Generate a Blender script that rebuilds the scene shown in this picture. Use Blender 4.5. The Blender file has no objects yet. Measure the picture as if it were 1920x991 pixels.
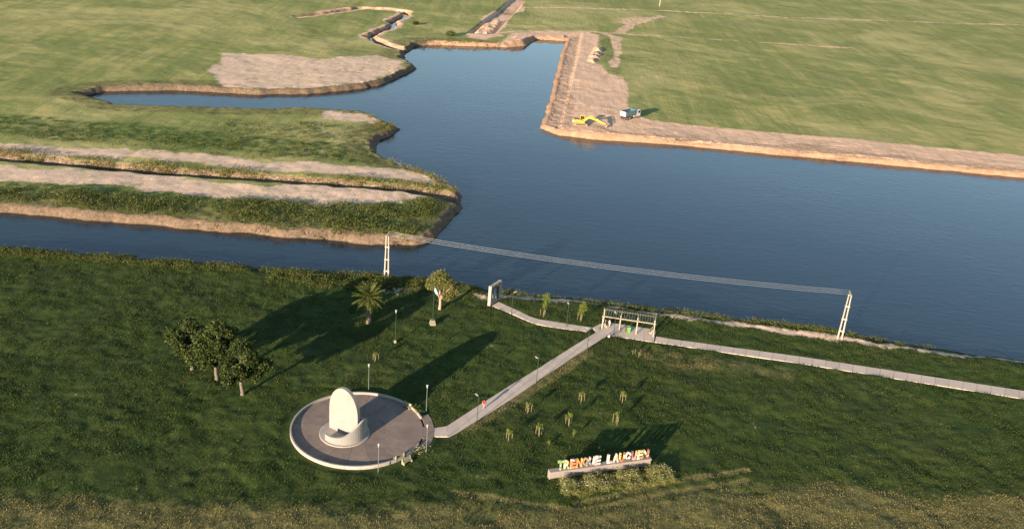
import bpy, bmesh, math, random
import numpy as np
from mathutils import Vector, Matrix
random.seed(7); rng = np.random.default_rng(11)
S = bpy.context.scene
COL = S.collection

# ------------------------------------------------------------------ camera, sky, sun, exposure
CAM_H, CAM_F, PITCH, ROLL = 88.0, 1800.0, math.radians(23.6), 0.085
SUN_AZ, SUN_EL = math.radians(29.5), math.radians(10.5)      # direction the light travels, height of the sun
_f = Vector((0, math.cos(PITCH), -math.sin(PITCH))); _u = Vector((0, math.sin(PITCH), math.cos(PITCH))); _r = Vector((1, 0, 0))
C_UP = _u*math.cos(ROLL) - _r*math.sin(ROLL); C_RT = _r*math.cos(ROLL) + _u*math.sin(ROLL)
cd = bpy.data.cameras.new('camera'); cam = bpy.data.objects.new('camera', cd); COL.objects.link(cam)
cd.sensor_width = 36; cd.lens = CAM_F/1920*36; cd.clip_start = 1; cd.clip_end = 20000
m = Matrix((C_RT, C_UP, -_f)).transposed().to_4x4(); m.translation = (0, 0, CAM_H); cam.matrix_world = m
S.camera = cam
W = bpy.data.worlds.new('World'); S.world = W; W.use_nodes = True
sky = W.node_tree.nodes.new('ShaderNodeTexSky'); sky.sky_type = 'NISHITA'; sky.sun_disc = False
sky.sun_elevation = SUN_EL; sky.sun_rotation = SUN_AZ + math.pi; sky.altitude = 100; sky.air_density = 1.0; sky.dust_density = 0.0; sky.ozone_density = 1.35
bg = W.node_tree.nodes['Background']; bg.inputs[1].default_value = 0.088
W.node_tree.links.new(sky.outputs[0], bg.inputs[0])
sd = bpy.data.lights.new('sun', 'SUN'); sd.energy = 5.0; sd.angle = math.radians(0.5); sd.color = (1.0, 0.82, 0.62)
sun = bpy.data.objects.new('sun', sd); COL.objects.link(sun); sun.location = (-60, -60, 120)
sun.rotation_euler = Vector((math.sin(SUN_AZ)*math.cos(SUN_EL), math.cos(SUN_AZ)*math.cos(SUN_EL), -math.sin(SUN_EL))).to_track_quat('-Z', 'Y').to_euler()
S.view_settings.view_transform = 'Standard'; S.view_settings.look = 'None'; S.view_settings.exposure = 1.6; S.view_settings.gamma = 1
S.view_settings.use_curve_mapping = False
S.cycles.max_bounces = 6; S.cycles.diffuse_bounces = 2; S.cycles.transparent_max_bounces = 4; S.cycles.use_denoising = True

WZ = -1.8                                                    # lake level
def g(x, y, z=0.0):
    """a place on the ground that was read off the survey photograph"""
    d = _f*CAM_F + C_RT*(x-960) - C_UP*(y-495.5)
    t = (z-CAM_H)/d.z
    return Vector((d.x*t, d.y*t, z))
def gl(pts, z=0.0): return np.array([[*g(p[0], p[1], z)[:2]] for p in pts])

# ------------------------------------------------------------------ helpers
def tag(o, label=None, cat=None, group=None, kind=None):
    if label: o['label'] = label
    if cat: o['category'] = cat
    if group: o['group'] = group
    if kind: o['kind'] = kind
    return o
def empty(name, loc, rz=0.0, label=None, cat=None, group=None):
    o = bpy.data.objects.new(name, None); COL.objects.link(o); o.location = loc; o.rotation_euler = (0, 0, rz); o.empty_display_size = .3
    return tag(o, label, cat, group)
def dup(root, loc=None, rz=None, parent=None):
    c = root.copy(); COL.objects.link(c); c.parent = parent
    if loc is not None: c.location = loc
    if rz is not None: c.rotation_euler = (0, 0, rz)
    for ch in list(root.children): dup(ch, parent=c)
    return c
def frame_from(d):
    d = Vector(d).normalized(); a = Vector((0, 0, 1)) if abs(d.z) < .95 else Vector((1, 0, 0))
    x = d.cross(a).normalized(); return x, d.cross(x).normalized()
class MB:
    def __init__(s): s.v = []; s.f = []
    def add(s, vs, fs):
        b = len(s.v); s.v += [tuple(p) for p in vs]; s.f += [tuple(i+b for i in f) for f in fs]
    def box(s, c, d, rz=0.0, M=None, taper=1.0):
        x, y, z = [k/2 for k in d]; vs = []
        for k in (-1, 1):
            t = taper if k > 0 else 1.0
            for (i, j) in ((-1, -1), (1, -1), (1, 1), (-1, 1)): vs.append(Vector((i*x*t, j*y*t, k*z)))
        R = M if M is not None else Matrix.Rotation(rz, 3, 'Z')
        s.add([R @ p + Vector(c) for p in vs], [(0,3,2,1),(4,5,6,7),(0,1,5,4),(1,2,6,5),(2,3,7,6),(3,0,4,7)])
    def bar(s, a, b, w, h=None):
        a, b = Vector(a), Vector(b); x, y = frame_from(b-a); h = h or w; vs = []
        for p in (a, b):
            for (i, j) in ((-1,-1),(1,-1),(1,1),(-1,1)): vs.append(p + x*(i*w/2) + y*(j*h/2))
        s.add(vs, [(0,3,2,1),(4,5,6,7),(0,1,5,4),(1,2,6,5),(2,3,7,6),(3,0,4,7)])
    def tube(s, pts, rad, n=8, cap=True):
        pts = [Vector(p) for p in pts]; rad = rad if hasattr(rad, '__len__') else [rad]*len(pts); vs = []; fs = []
        for i, p in enumerate(pts):
            d = (pts[min(i+1, len(pts)-1)] - pts[max(i-1, 0)]); x, y = frame_from(d)
            for k in range(n):
                a = 2*math.pi*k/n; vs.append(p + x*(math.cos(a)*rad[i]) + y*(math.sin(a)*rad[i]))
        for i in range(len(pts)-1):
            for k in range(n): fs.append((i*n+k, i*n+(k+1) % n, (i+1)*n+(k+1) % n, (i+1)*n+k))
        if cap: fs.append(tuple(range(n-1, -1, -1))); fs.append(tuple(range((len(pts)-1)*n, len(pts)*n)))
        s.add(vs, fs)
    def prism(s, poly, lo, hi, axis='y', off=(0, 0, 0)):
        """2D outline pushed between lo and hi along an axis"""
        n = len(poly); vs = []
        for w in (lo, hi):
            for (a, b) in poly:
                p = (a, w, b) if axis == 'y' else ((a, b, w) if axis == 'z' else (w, a, b))
                vs.append((p[0]+off[0], p[1]+off[1], p[2]+off[2]))
        s.add(vs, [tuple(range(n-1, -1, -1)), tuple(range(n, 2*n))] + [(i, (i+1) % n, n+(i+1) % n, n+i) for i in range(n)])
    def lathe(s, prof, n=16, c=(0, 0, 0)):
        vs = []; fs = []
        for (r, z) in prof:
            for k in range(n): a = 2*math.pi*k/n; vs.append((c[0]+r*math.cos(a), c[1]+r*math.sin(a), c[2]+z))
        for i in range(len(prof)-1):
            for k in range(n): fs.append((i*n+k, i*n+(k+1) % n, (i+1)*n+(k+1) % n, (i+1)*n+k))
        fs.append(tuple(range(n-1, -1, -1))); fs.append(tuple(range((len(prof)-1)*n, len(prof)*n)))
        s.add(vs, fs)
    def mesh(s, name, mat, smooth=False, bev=0.0):
        me = bpy.data.meshes.new(name); me.from_pydata(s.v, [], s.f)
        if bev or smooth is None:
            bm = bmesh.new(); bm.from_mesh(me); bmesh.ops.recalc_face_normals(bm, faces=bm.faces)
            if bev: bmesh.ops.bevel(bm, geom=bm.edges[:], offset=bev, segments=1, affect='EDGES', clamp_overlap=True)
            bm.to_mesh(me); bm.free()
        else:
            bm = bmesh.new(); bm.from_mesh(me); bmesh.ops.recalc_face_normals(bm, faces=bm.faces); bm.to_mesh(me); bm.free()
        if smooth: me.polygons.foreach_set('use_smooth', [True]*len(me.polygons))
        me.materials.append(mat); return me
    def build(s, name, mat, parent=None, smooth=False, bev=0.0):
        o = bpy.data.objects.new(name, s.mesh(name, mat, smooth, bev)); COL.objects.link(o); o.parent = parent; return o
def raw_mesh(name, v, f, mat):
    """big arrays: v (n,3), f (m,k) of one face size"""
    v = np.asarray(v, np.float32); f = np.asarray(f, np.int32); k = f.shape[1]
    me = bpy.data.meshes.new(name); me.vertices.add(len(v)); me.vertices.foreach_set('co', v.ravel())
    me.loops.add(f.size); me.loops.foreach_set('vertex_index', f.ravel())
    me.polygons.add(len(f)); me.polygons.foreach_set('loop_start', np.arange(0, f.size, k, dtype=np.int32))
    me.update(calc_edges=True); me.materials.append(mat); return me

# ------------------------------------------------------------------ materials
class NT:
    def __init__(s, name):
        s.m = bpy.data.materials.new(name); s.m.use_nodes = True; s.t = s.m.node_tree; s.b = s.t.nodes['Principled BSDF']; s.out = s.t.nodes['Material Output']
    def n(s, typ, **k):
        o = s.t.nodes.new(typ)
        for a, b in k.items():
            if a in o.inputs.keys(): o.inputs[a].default_value = b
            else: setattr(o, a, b)
        return o
    def l(s, a, b): s.t.links.new(a, b)
    def coord(s, scale=(1, 1, 1), rot=0.0, obj=False):
        if obj: src = s.n('ShaderNodeTexCoord').outputs['Object']
        else: src = s.n('ShaderNodeNewGeometry').outputs['Position']
        mp = s.n('ShaderNodeMapping'); mp.inputs['Scale'].default_value = scale; mp.inputs['Rotation'].default_value = (0, 0, rot); s.l(src, mp.inputs[0]); return mp.outputs[0]
    def noise(s, scale, detail=3, rough=.55, vec=None, dist=0.0):
        o = s.n('ShaderNodeTexNoise'); o.inputs['Scale'].default_value = scale; o.inputs['Detail'].default_value = detail; o.inputs['Roughness'].default_value = rough; o.inputs['Distortion'].default_value = dist
        if vec is None: vec = s.coord()
        s.l(vec, o.inputs['Vector']); return o.outputs['Fac']
    def ramp(s, fac, stops, interp='LINEAR'):
        o = s.n('ShaderNodeValToRGB'); o.color_ramp.interpolation = interp; e = o.color_ramp.elements
        while len(e) < len(stops): e.new(.5)
        for i, (p, c) in enumerate(stops): e[i].position = p; e[i].color = (*c, 1) if len(c) == 3 else c
        s.l(fac, o.inputs[0]); return o.outputs[0]
    def mr(s, v, a, b, c=0.0, d=1.0):
        o = s.n('ShaderNodeMapRange'); s.l(v, o.inputs[0])
        for i, k in enumerate((a, b, c, d)): o.inputs[i+1].default_value = k
        return o.outputs[0]
    def math(s, op, a, b=None, c=None):
        o = s.n('ShaderNodeMath', operation=op)
        for i, k in enumerate((a, b, c)):
            if k is None: continue
            if isinstance(k, (int, float)): o.inputs[i].default_value = k
            else: s.l(k, o.inputs[i])
        return o.outputs[0]
    def mix(s, fac, a, b, mode='MIX'):
        o = s.n('ShaderNodeMix', data_type='RGBA', blend_type=mode); 
        for k, i in ((fac, 0), (a, 6), (b, 7)):
            if isinstance(k, (int, float)): o.inputs[i].default_value = k
            elif isinstance(k, tuple): o.inputs[i].default_value = (*k, 1)
            else: s.l(k, o.inputs[i])
        return o.outputs[2]
    def bump(s, h, strength=.5, dist=.1, prev=None):
        o = s.n('ShaderNodeBump'); o.inputs['Strength'].default_value = strength; o.inputs['Distance'].default_value = dist; s.l(h, o.inputs['Height'])
        if prev is not None: s.l(prev, o.inputs['Normal'])
        return o.outputs[0]
def solid(name, col, rough=.6, metal=0.0, var=.18, scale=6.0, bump=.0):
    t = NT(name); vec = t.coord(obj=True); nz = t.noise(scale, 4, .6, vec)
    lo = tuple(c*(1-var) for c in col); hi = tuple(min(1, c*(1+var)) for c in col)
    t.l(t.ramp(nz, [(.3, lo), (.7, hi)]), t.b.inputs['Base Color']); t.b.inputs['Roughness'].default_value = rough; t.b.inputs['Metallic'].default_value = metal
    if bump: t.l(t.bump(t.noise(scale*4, 4, .6, vec), bump, .03), t.b.inputs['Normal'])
    return t.m
def leafmat(name, stops, trans=.35, rough=.6):
    t = NT(name); ge = t.n('ShaderNodeNewGeometry'); c = t.ramp(ge.outputs['Random Per Island'], stops)
    t.l(c, t.b.inputs['Base Color']); t.b.inputs['Roughness'].default_value = rough; t.b.inputs['Specular IOR Level'].default_value = .2
    tr = t.n('ShaderNodeBsdfTranslucent'); t.l(c, tr.inputs[0]); mx = t.n('ShaderNodeMixShader'); mx.inputs[0].default_value = trans
    t.l(t.b.outputs[0], mx.inputs[1]); t.l(tr.outputs[0], mx.inputs[2]); t.l(mx.outputs[0], t.out.inputs[0]); return t.m

M = {}
def ground_material():
    t = NT('ground'); A = t.n('ShaderNodeAttribute', attribute_name='zoneA'); B = t.n('ShaderNodeAttribute', attribute_name='zoneB')
    sa = t.n('ShaderNodeSeparateColor'); t.l(A.outputs['Color'], sa.inputs[0]); sb = t.n('ShaderNodeSeparateColor'); t.l(B.outputs['Color'], sb.inputs[0])
    soil, sand, dry = sa.outputs; field, clay, lush = sb.outputs
    n1 = t.noise(.035, 4, .6); n2 = t.noise(.35, 4, .65); n3 = t.noise(2.2, 4, .7); n4 = t.noise(7.0, 3, .7)
    st1 = t.noise(.9, 3, .6, t.coord((1.0, .06, 1), math.radians(-24)), .4); st2 = t.noise(.55, 3, .6, t.coord((1, .09, 1), math.radians(8)), .6)
    # park lawn
    lawn = t.ramp(n2, [(.28, (.017, .034, .008)), (.5, (.035, .056, .012)), (.72, (.064, .083, .018))])
    lawn = t.mix(t.mr(n3, .45, .75), lawn, (.050, .070, .016)); lawn = t.mix(t.mr(n1, .45, .68, 0, .4), lawn, (.054, .052, .019)); n5 = t.noise(.11, 4, .6, None, .8); lawn = t.mix(t.mr(n5, .52, .68, 0, .6), lawn, (.020, .036, .009)); lawn = t.mix(t.mr(n5, .44, .30, 0, .6), lawn, (.062, .078, .018))
    # pasture beyond the lake
    fld = t.ramp(n1, [(.3, (.165, .185, .054)), (.5, (.235, .24, .076)), (.68, (.37, .32, .12))])
    fld = t.mix(t.mr(st1, .5, .75, 0, .55), fld, (.36, .32, .12)); bd = t.noise(.16, 2, .5, t.coord((1.0, .02, 1), math.radians(-24))); fld = t.mix(t.mr(bd, .47, .55, 0, .45), fld, (.15, .19, .048)); fld = t.mix(t.mr(st2, .56, .72, 0, .55), fld, (.13, .145, .045)); fld = t.mix(t.mr(n3, .5, .8, 0, .6), fld, (.165, .165, .06))
    n6 = t.noise(.014, 5, .65, None, 1.0); fld = t.mix(t.mr(n6, .48, .64, 0, .8), fld, (.42, .36, .15)); fld = t.mix(t.mr(t.noise(1.1, 5, .75), .5, .72, 0, .5), fld, (.13, .145, .05)); fld = t.mix(t.mr(n4, .55, .8, 0, .4), fld, (.40, .34, .16))
    col = t.mix(field, lawn, fld)
    lus = t.ramp(n3, [(.3, (.028, .058, .008)), (.7, (.075, .115, .020))]); col = t.mix(t.math('MULTIPLY', lush, t.mr(n2, .3, .6)), col, lus)
    # dry, trampled grass
    dr = t.ramp(n3, [(.3, (.085, .080, .028)), (.55, (.145, .125, .048)), (.8, (.22, .18, .08))]); dr = t.mix(t.mr(n2, .5, .66, 0, .6), dr, (.055, .070, .018))
    e = t.math('ADD', dry, t.math('MULTIPLY', t.math('SUBTRACT', t.math('ADD', n2, n3), 1.0), .9)); col = t.mix(t.mr(e, .35, .75), col, dr)
    # dug earth
    so = t.ramp(n2, [(.25, (.54, .325, .20)), (.5, (.66, .43, .285)), (.75, (.73, .51, .365))]); so = t.mix(t.mr(st2, .5, .7, 0, .5), so, (.43, .275, .175)); so = t.mix(t.mr(n4, .5, .75, 0, .45), so, (.36, .225, .14))
    e = t.math('ADD', soil, t.math('MULTIPLY', t.math('SUBTRACT', t.math('ADD', n2, n3), 1.0), 1.0)); col = t.mix(t.mr(e, .4, .6), col, so)
    # pale sandy flats
    sn = t.ramp(n2, [(.25, (.52, .36, .25)), (.75, (.68, .49, .355))]); sn = t.mix(t.mr(n3, .58, .72, 0, .7), sn, (.20, .18, .07))
    n7 = t.noise(.13, 5, .7); e = t.math('ADD', sand, t.math('MULTIPLY', t.math('SUBTRACT', t.math('ADD', n7, t.math('ADD', n2, n3)), 1.5), 1.3)); col = t.mix(t.mr(e, .38, .68), col, sn)
    # orange clay banks, wet near the water
    cl = t.ramp(t.noise(.5, 4, .7), [(.3, (.29, .165, .10)), (.7, (.43, .265, .165))]); cl = t.mix(t.mr(n4, .5, .75, 0, .75), cl, (.20, .12, .075))
    e = t.math('ADD', clay, t.math('MULTIPLY', t.math('SUBTRACT', n3, .5), .6)); col = t.mix(t.mr(e, .4, .6), col, cl)
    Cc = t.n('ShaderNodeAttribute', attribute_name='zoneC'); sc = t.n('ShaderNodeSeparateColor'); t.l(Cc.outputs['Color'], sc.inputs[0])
    md = t.ramp(t.noise(1.2, 4, .7), [(.3, (.085, .060, .040)), (.7, (.22, .15, .10))]); e = t.math('ADD', sc.outputs[0], t.math('MULTIPLY', t.math('SUBTRACT', n3, .5), .7)); col = t.mix(t.mr(e, .4, .6), col, md)  # dark earth tone, with the shade of the spit banks painted in
    px = t.n('ShaderNodeSeparateXYZ'); t.l(t.n('ShaderNodeNewGeometry').outputs['Position'], px.inputs[0])
    col = t.mix(t.mr(px.outputs[2], WZ+.28, WZ+.02, 0, .75), col, (.075, .055, .033))
    t.l(col, t.b.inputs['Base Color']); t.b.inputs['Roughness'].default_value = .95; t.b.inputs['Specular IOR Level'].default_value = .1
    b = t.bump(n2, .35, .4); b = t.bump(n3, .6, .2, b); b = t.bump(n4, .7, .07, b)
    b = t.bump(t.math('MULTIPLY', st1, field), .35, .3, b); t.l(b, t.b.inputs['Normal'])
    return t.m
def water_material():
    t = NT('lake_water'); w = .0
    n1 = t.noise(.75, 3, .6, t.coord((.45, 1, 1), .18)); n2 = t.noise(3.0, 3, .6, t.coord((.5, 1, 1), -.12)); n3 = t.noise(.02, 3, .6, t.coord((.6, 1, 1), .4))
    t.l(t.ramp(n3, [(.3, (.007, .015, .021)), (.7, (.010, .020, .027))]), t.b.inputs['Base Color'])
    t.b.inputs['Roughness'].default_value = .09; t.b.inputs['IOR'].default_value = 1.38
    pw_ = t.n('ShaderNodeSeparateXYZ'); t.l(t.n('ShaderNodeNewGeometry').outputs['Position'], pw_.inputs[0]); amp = t.math('MULTIPLY', t.mr(n3, .35, .65, .5, 1.0), t.mr(t.math('ADD', pw_.outputs[1], t.math('MULTIPLY', n3, 90.0)), 425, 490, 1.0, .12))
    b = t.bump(t.math('MULTIPLY', n1, amp), .45, .13); b = t.bump(t.math('MULTIPLY', n2, amp), .45, .045, b); t.l(b, t.b.inputs['Normal']); return t.m
def concrete(name, col, scale=1.2, stain=.4, world=True):
    t = NT(name); v = t.coord() if world else t.coord(obj=True)
    n1 = t.noise(scale, 5, .65, v); n2 = t.noise(scale*.25, 3, .6, v); n3 = t.noise(scale*14, 3, .6, v)
    c = t.ramp(n1, [(.3, tuple(k*(1-stain*.5) for k in col)), (.65, col), (.85, tuple(min(1, k*1.12) for k in col))])
    c = t.mix(t.mr(n2, .52, .72, 0, stain), c, tuple(k*.55 for k in col)); c = t.mix(t.mr(n3, .5, .8, 0, .25), c, tuple(k*.7 for k in col))
    oi = t.n('ShaderNodeObjectInfo'); c = t.mix(1.0, c, t.ramp(oi.outputs['Random'], [(0, (.86, .86, .87)), (1, (1, 1, 1))]), 'MULTIPLY')
    t.l(c, t.b.inputs['Base Color']); t.b.inputs['Roughness'].default_value = .85; t.l(t.bump(n3, .3, .02), t.b.inputs['Normal']); return t.m
def paint(name, col, rough=.4, dirt=.35, dcol=(.28, .20, .13)):
    t = NT(name); v = t.coord(obj=True); n1 = t.noise(1.4, 5, .7, v); n2 = t.noise(9, 3, .6, v)
    c = t.mix(t.mr(n1, .45, .8, 0, dirt), col, dcol); c = t.mix(t.mr(n2, .55, .8, 0, dirt*.6), c, tuple(k*.6 for k in col))
    t.l(c, t.b.inputs['Base Color']); t.b.inputs['Roughness'].default_value = rough; return t.m

M['ground'] = ground_material(); M['water'] = water_material()
M['path'] = concrete('path_concrete', (.54, .43, .345), .8, .28); M['plaza'] = concrete('plaza_concrete', (.25, .18, .14), .6, .75); M['kerb'] = concrete('kerb_render', (.36, .31, .265), 1.5, .4)
M['pillar'] = concrete('cream_render', (.38, .315, .25), .9, .2, False); M['bench'] = concrete('yellow_concrete', (.25, .215, .13), 1.5, .3, False); M['cast'] = concrete('cast_concrete', (.36, .31, .25), 1.2, .3, False)
M['plinth'] = concrete('plinth_render', (.27, .22, .19), .8, .35, False); M['white_render'] = concrete('white_render', (.26, .24, .215), .6, .4, False)
M['timber'] = solid('weathered_timber', (.27, .225, .145), .8, 0, .3, 9); M['stake'] = solid('stake_timber', (.27, .195, .115), .85, 0, .3, 9); M['wood_dark'] = solid('dark_board', (.10, .075, .055), .7, 0, .3, 8)
M['green_pole'] = solid('dark_green_steel', (.030, .050, .040), .45, .2, .2); M['steel'] = solid('galvanised_steel', (.17, .185, .175), .5, .3, .2); M['lamp_white'] = solid('lamp_housing', (.33, .33, .32), .4, 0, .08); M['lamp_glass'] = solid('frosted_glass', (.36, .35, .33), .2, 0, .05)
M['wire'] = solid('aluminium_wire', (.42, .42, .43), .45, .4, .1); M['ceramic'] = solid('insulator', (.30, .17, .10), .25, 0, .1)
M['bark'] = solid('pale_bark', (.30, .20, .14), .9, 0, .4, 5, .4); M['palm_bark'] = solid('palm_bark', (.13, .10, .075), .95, 0, .4, 6, .6)
M['leaf_olive'] = leafmat('olive_leaves', [(0, (.08, .095, .025)), (.5, (.15, .155, .042)), (1, (.27, .235, .08))]); M['leaf_dark'] = leafmat('dark_leaves', [(0, (.018, .034, .009)), (.6, (.045, .068, .016)), (1, (.12, .13, .03))])
M['leaf_young'] = leafmat('young_leaves', [(0, (.08, .13, .02)), (.5, (.15, .19, .03)), (1, (.24, .25, .05))]); M['leaf_weed'] = leafmat('weed_leaves', [(0, (.035, .058, .012)), (.5, (.085, .10, .022)), (.9, (.16, .155, .042)), (1, (.24, .20, .08))])
M['palm_leaf'] = leafmat('palm_leaflets', [(0, (.035, .052, .011)), (.6, (.085, .10, .02)), (1, (.18, .17, .04))]); M['reed'] = leafmat('golden_grass', [(0, (.075, .075, .02)), (.5, (.14, .125, .032)), (1, (.23, .19, .06))])
M['blade'] = leafmat('grass_blades', [(0, (.018, .034, .006)), (.5, (.036, .056, .011)), (.85, (.066, .086, .017)), (1, (.10, .11, .025))], .3); M['blade_dry'] = leafmat('dry_blades', [(0, (.07, .075, .022)), (.5, (.145, .12, .045)), (1, (.26, .205, .09))], .25)
M['petal'] = leafmat('white_petals', [(0, (.45, .40, .28)), (1, (.72, .66, .50))], .3); M['hedge_leaf'] = leafmat('hedge_leaves', [(0, (.10, .12, .026)), (.6, (.21, .215, .055)), (1, (.38, .34, .12))])

# ------------------------------------------------------------------ ground sheet with the lake basin
def hash2(ix, iy, seed):
    h = (ix.astype(np.int64)*374761393 + iy.astype(np.int64)*668265263 + seed*1442695041) & 0xffffffff
    h = ((h ^ (h >> 13))*1274126177) & 0xffffffff
    return ((h ^ (h >> 16)) & 0xffff)/65535.0
def vn(x, y, wl, seed=0):
    x = x/wl; y = y/wl; ix = np.floor(x); iy = np.floor(y); fx = x-ix; fy = y-iy; fx = fx*fx*(3-2*fx); fy = fy*fy*(3-2*fy)
    a = hash2(ix, iy, seed); b = hash2(ix+1, iy, seed); c = hash2(ix, iy+1, seed); d = hash2(ix+1, iy+1, seed)
    return (a*(1-fx)+b*fx)*(1-fy) + (c*(1-fx)+d*fx)*fy - .5
def fbm(x, y, wl, seed=0, o=3): return sum(vn(x+17.3*k, y-9.1*k, wl/2**k, seed+k)*.55**k for k in range(o))
def seg_dist(px, py, a, b):
    dx, dy = b[0]-a[0], b[1]-a[1]; L = dx*dx+dy*dy+1e-9
    t = np.clip(((px-a[0])*dx+(py-a[1])*dy)/L, 0, 1); return np.hypot(px-a[0]-t*dx, py-a[1]-t*dy), t
def sdf(px, py, poly, far=40.0):
    """signed distance, positive inside"""
    d = np.full(px.shape, far); ins = np.zeros(px.shape, bool); lo = poly.min(0)-far; hi = poly.max(0)+far
    k = (px > lo[0]) & (px < hi[0]) & (py > lo[1]) & (py < hi[1])
    x, y = px[k], py[k]; dd = np.full(x.shape, far); ii = np.zeros(x.shape, bool)
    for i in range(len(poly)):
        a, b = poly[i], poly[(i+1) % len(poly)]; q, _ = seg_dist(x, y, a, b); dd = np.minimum(dd, q)
        c = (a[1] > y) != (b[1] > y); xi = (b[0]-a[0])*(y-a[1])/(b[1]-a[1]+1e-12)+a[0]; ii ^= c & (x < xi)
    d[k] = dd; ins[k] = ii; return np.where(ins, d, -d)
def poly_dist(px, py, line, far=30.0):
    d = np.full(px.shape, far); lo = line.min(0)-far; hi = line.max(0)+far
    k = (px > lo[0]) & (px < hi[0]) & (py > lo[1]) & (py < hi[1]); x, y = px[k], py[k]; dd = np.full(x.shape, far)
    for i in range(len(line)-1): dd = np.minimum(dd, seg_dist(x, y, line[i], line[i+1])[0])
    d[k] = dd; return d
def sm(x, a, b): t = np.clip((x-a)/(b-a), 0, 1); return t*t*(3-2*t)
def soft(px, py, pts, w=1.5, far=40.0): return sm(sdf(px, py, gl(pts), far), -w, w)
WARP = {}
def wsoft(px, py, pts, w=1.5, far=40.0):
    """the same with a ragged edge"""
    if 'w' not in WARP:
        k = (.3 + .35*sm(py, 205, 235) + .35*sm(py, 330, 380))*.75; WARP['w'] = (px + k*(fbm(px, py, 26, 201)*9 + fbm(px, py, 5, 205)*2.5), py + k*(fbm(px, py, 34, 211)*16 + fbm(px, py, 6, 215)*3))
    return soft(*WARP['w'], pts, w, far)

near_shore = [(-400,440),(0,458),(300,480),(560,499),(678,507),(760,509),(850,521),(905,532),(960,540),(1050,547),(1110,553),(1170,562),(1241,572),(1500,601),(1750,642),(2400,730)]
far_right = [(2500,384),(1920,334),(1500,295),(1241,270),(1170,266),(1110,262),(1050,255),(1012,241),(1022,215),(1032,182),(1036,160),(1043,135),(1050,105),(1060,78),(1005,75)]
far_left = [(1000,79),(984,87),(975,88),(950,90),(900,88),(850,86),(800,85),(778,88),(768,95)]
spit_a_top = [(753,108),(768,114),(781,124)]; spit_a = [(778,130),(765,137),(740,149),(715,159),(678,167),(600,176),(480,178),(330,170),(200,172),(150,182)]
spit_b_top = [(220,196),(420,203),(560,202),(678,208),(700,215),(725,226),(747,238)]; spit_b = [(748,243),(735,252),(716,263),(705,274)]
spit_c_top = [(710,286),(730,298),(760,311),(800,326),(835,341),(860,352),(868,362)]; spit_c = [(868,370),(862,386),(850,406),(835,426),(815,446),(800,456),(780,461),(740,460),(710,457),(678,455),(500,441),(300,424),(0,399),(-500,350)]
LAKE = np.vstack([gl(near_shore, -.4), gl(far_right, WZ), gl(far_left, WZ), gl(spit_a_top, -.6), gl(spit_a, WZ), gl(spit_b_top, -.6), gl(spit_b, WZ), gl(spit_c_top, -.6), gl(spit_c, WZ)])
CREEK = gl([(560,30),(610,24),(678,14),(720,16),(757,20),(762,25),(750,32),(735,38),(739,44),(730,51),(712,57),(700,63),(692,67),(704,75),(722,83),(745,89),(765,93)])
TRENCH = [(876,62),(930,22),(957,-2),(1010,-40),(1060,-40),(987,-2),(960,30),(926,64)]
DITCH = gl([(-300,268),(300,318),(600,341),(678,347),(760,354),(830,364),(862,374)])
PATH_UP = [(813,802),(832,802),(900,758),(960,720),(1013,688),(1060,658),(1117,623)]; PATH_LO = [(812,818),(845,818),(915,776),(975,737),(1030,699),(1075,669),(1141,628)]
GP_UP = [(935,566),(960,577),(1002,597),(1064,607),(1126,617)]; GP_LO = [(922,573),(960,588),(997,605),(1028,612),(1117,624)]
PERG = [(1133,603),(1230,618),(1226,640),(1185,636),(1150,629),(1117,624),(1126,617)]
RP = [(1228,630),(1241,633),(1500,668),(2100,760)]; RPL = [(1226,641),(1241,643),(1500,681),(2100,776)]
CIRC = (-22.44, 130.26, 10.7)

def steps(lo, hi, d0, d1=None):
    d1 = d1 or d0; o = [lo]
    while o[-1] < hi: t = (o[-1]-lo)/(hi-lo); o.append(o[-1] + d0 + (d1-d0)*t)
    return o[:-1]
ys = np.array(steps(-400, 40, 40, 8) + steps(40, 96, 4, .8) + steps(96, 212, .4) + steps(212, 480, .55, .95) + steps(480, 950, 1.0, 6) + steps(950, 9000, 10, 900) + [9000.])
xh = steps(0, 72, .5) + steps(72, 330, .6, 2.2) + steps(330, 900, 3, 30) + steps(900, 9000, 50, 900) + [9000.]
xs = np.array([-a for a in xh[:0:-1]] + xh)
X, Y = np.meshgrid(xs, ys); x = X.ravel(); y = Y.ravel()
wob = fbm(x, y, 7, 3, 3)*1.4 + fbm(x, y, 2.6, 7, 2)*.5
dl = -sdf(x, y, LAKE, 60.0)                                   # > 0 on land
nearside = np.maximum(sm(sdf(x, y, np.vstack([gl(near_shore, -.4), gl([(2400,1500),(-400,1500)])]), 40.0), -6, -3), (y < 112).astype(float))
cut = soft(x, y, [(990,252),(1000,215),(1025,105),(1042,84),(962,94),(938,86),(940,70),(1000,60),(1105,55),(1105,246),(1241,258),(2500,372),(2500,410),(1241,290),(1100,280),(1000,264)], 2)
d = dl + wob*(1-.35*nearside-.5*cut)
bw = 2.0 + 4.2*nearside + .5*cut
z = np.where(d > 0, WZ + (0-WZ)*sm(d, -.8*bw*.3, bw), WZ - .25 - np.clip(-d*.35, 0, 2.0))
z = np.where(d > 0, z, np.minimum(z, WZ + .1*np.clip(d+1, 0, 1)-.05))
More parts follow.
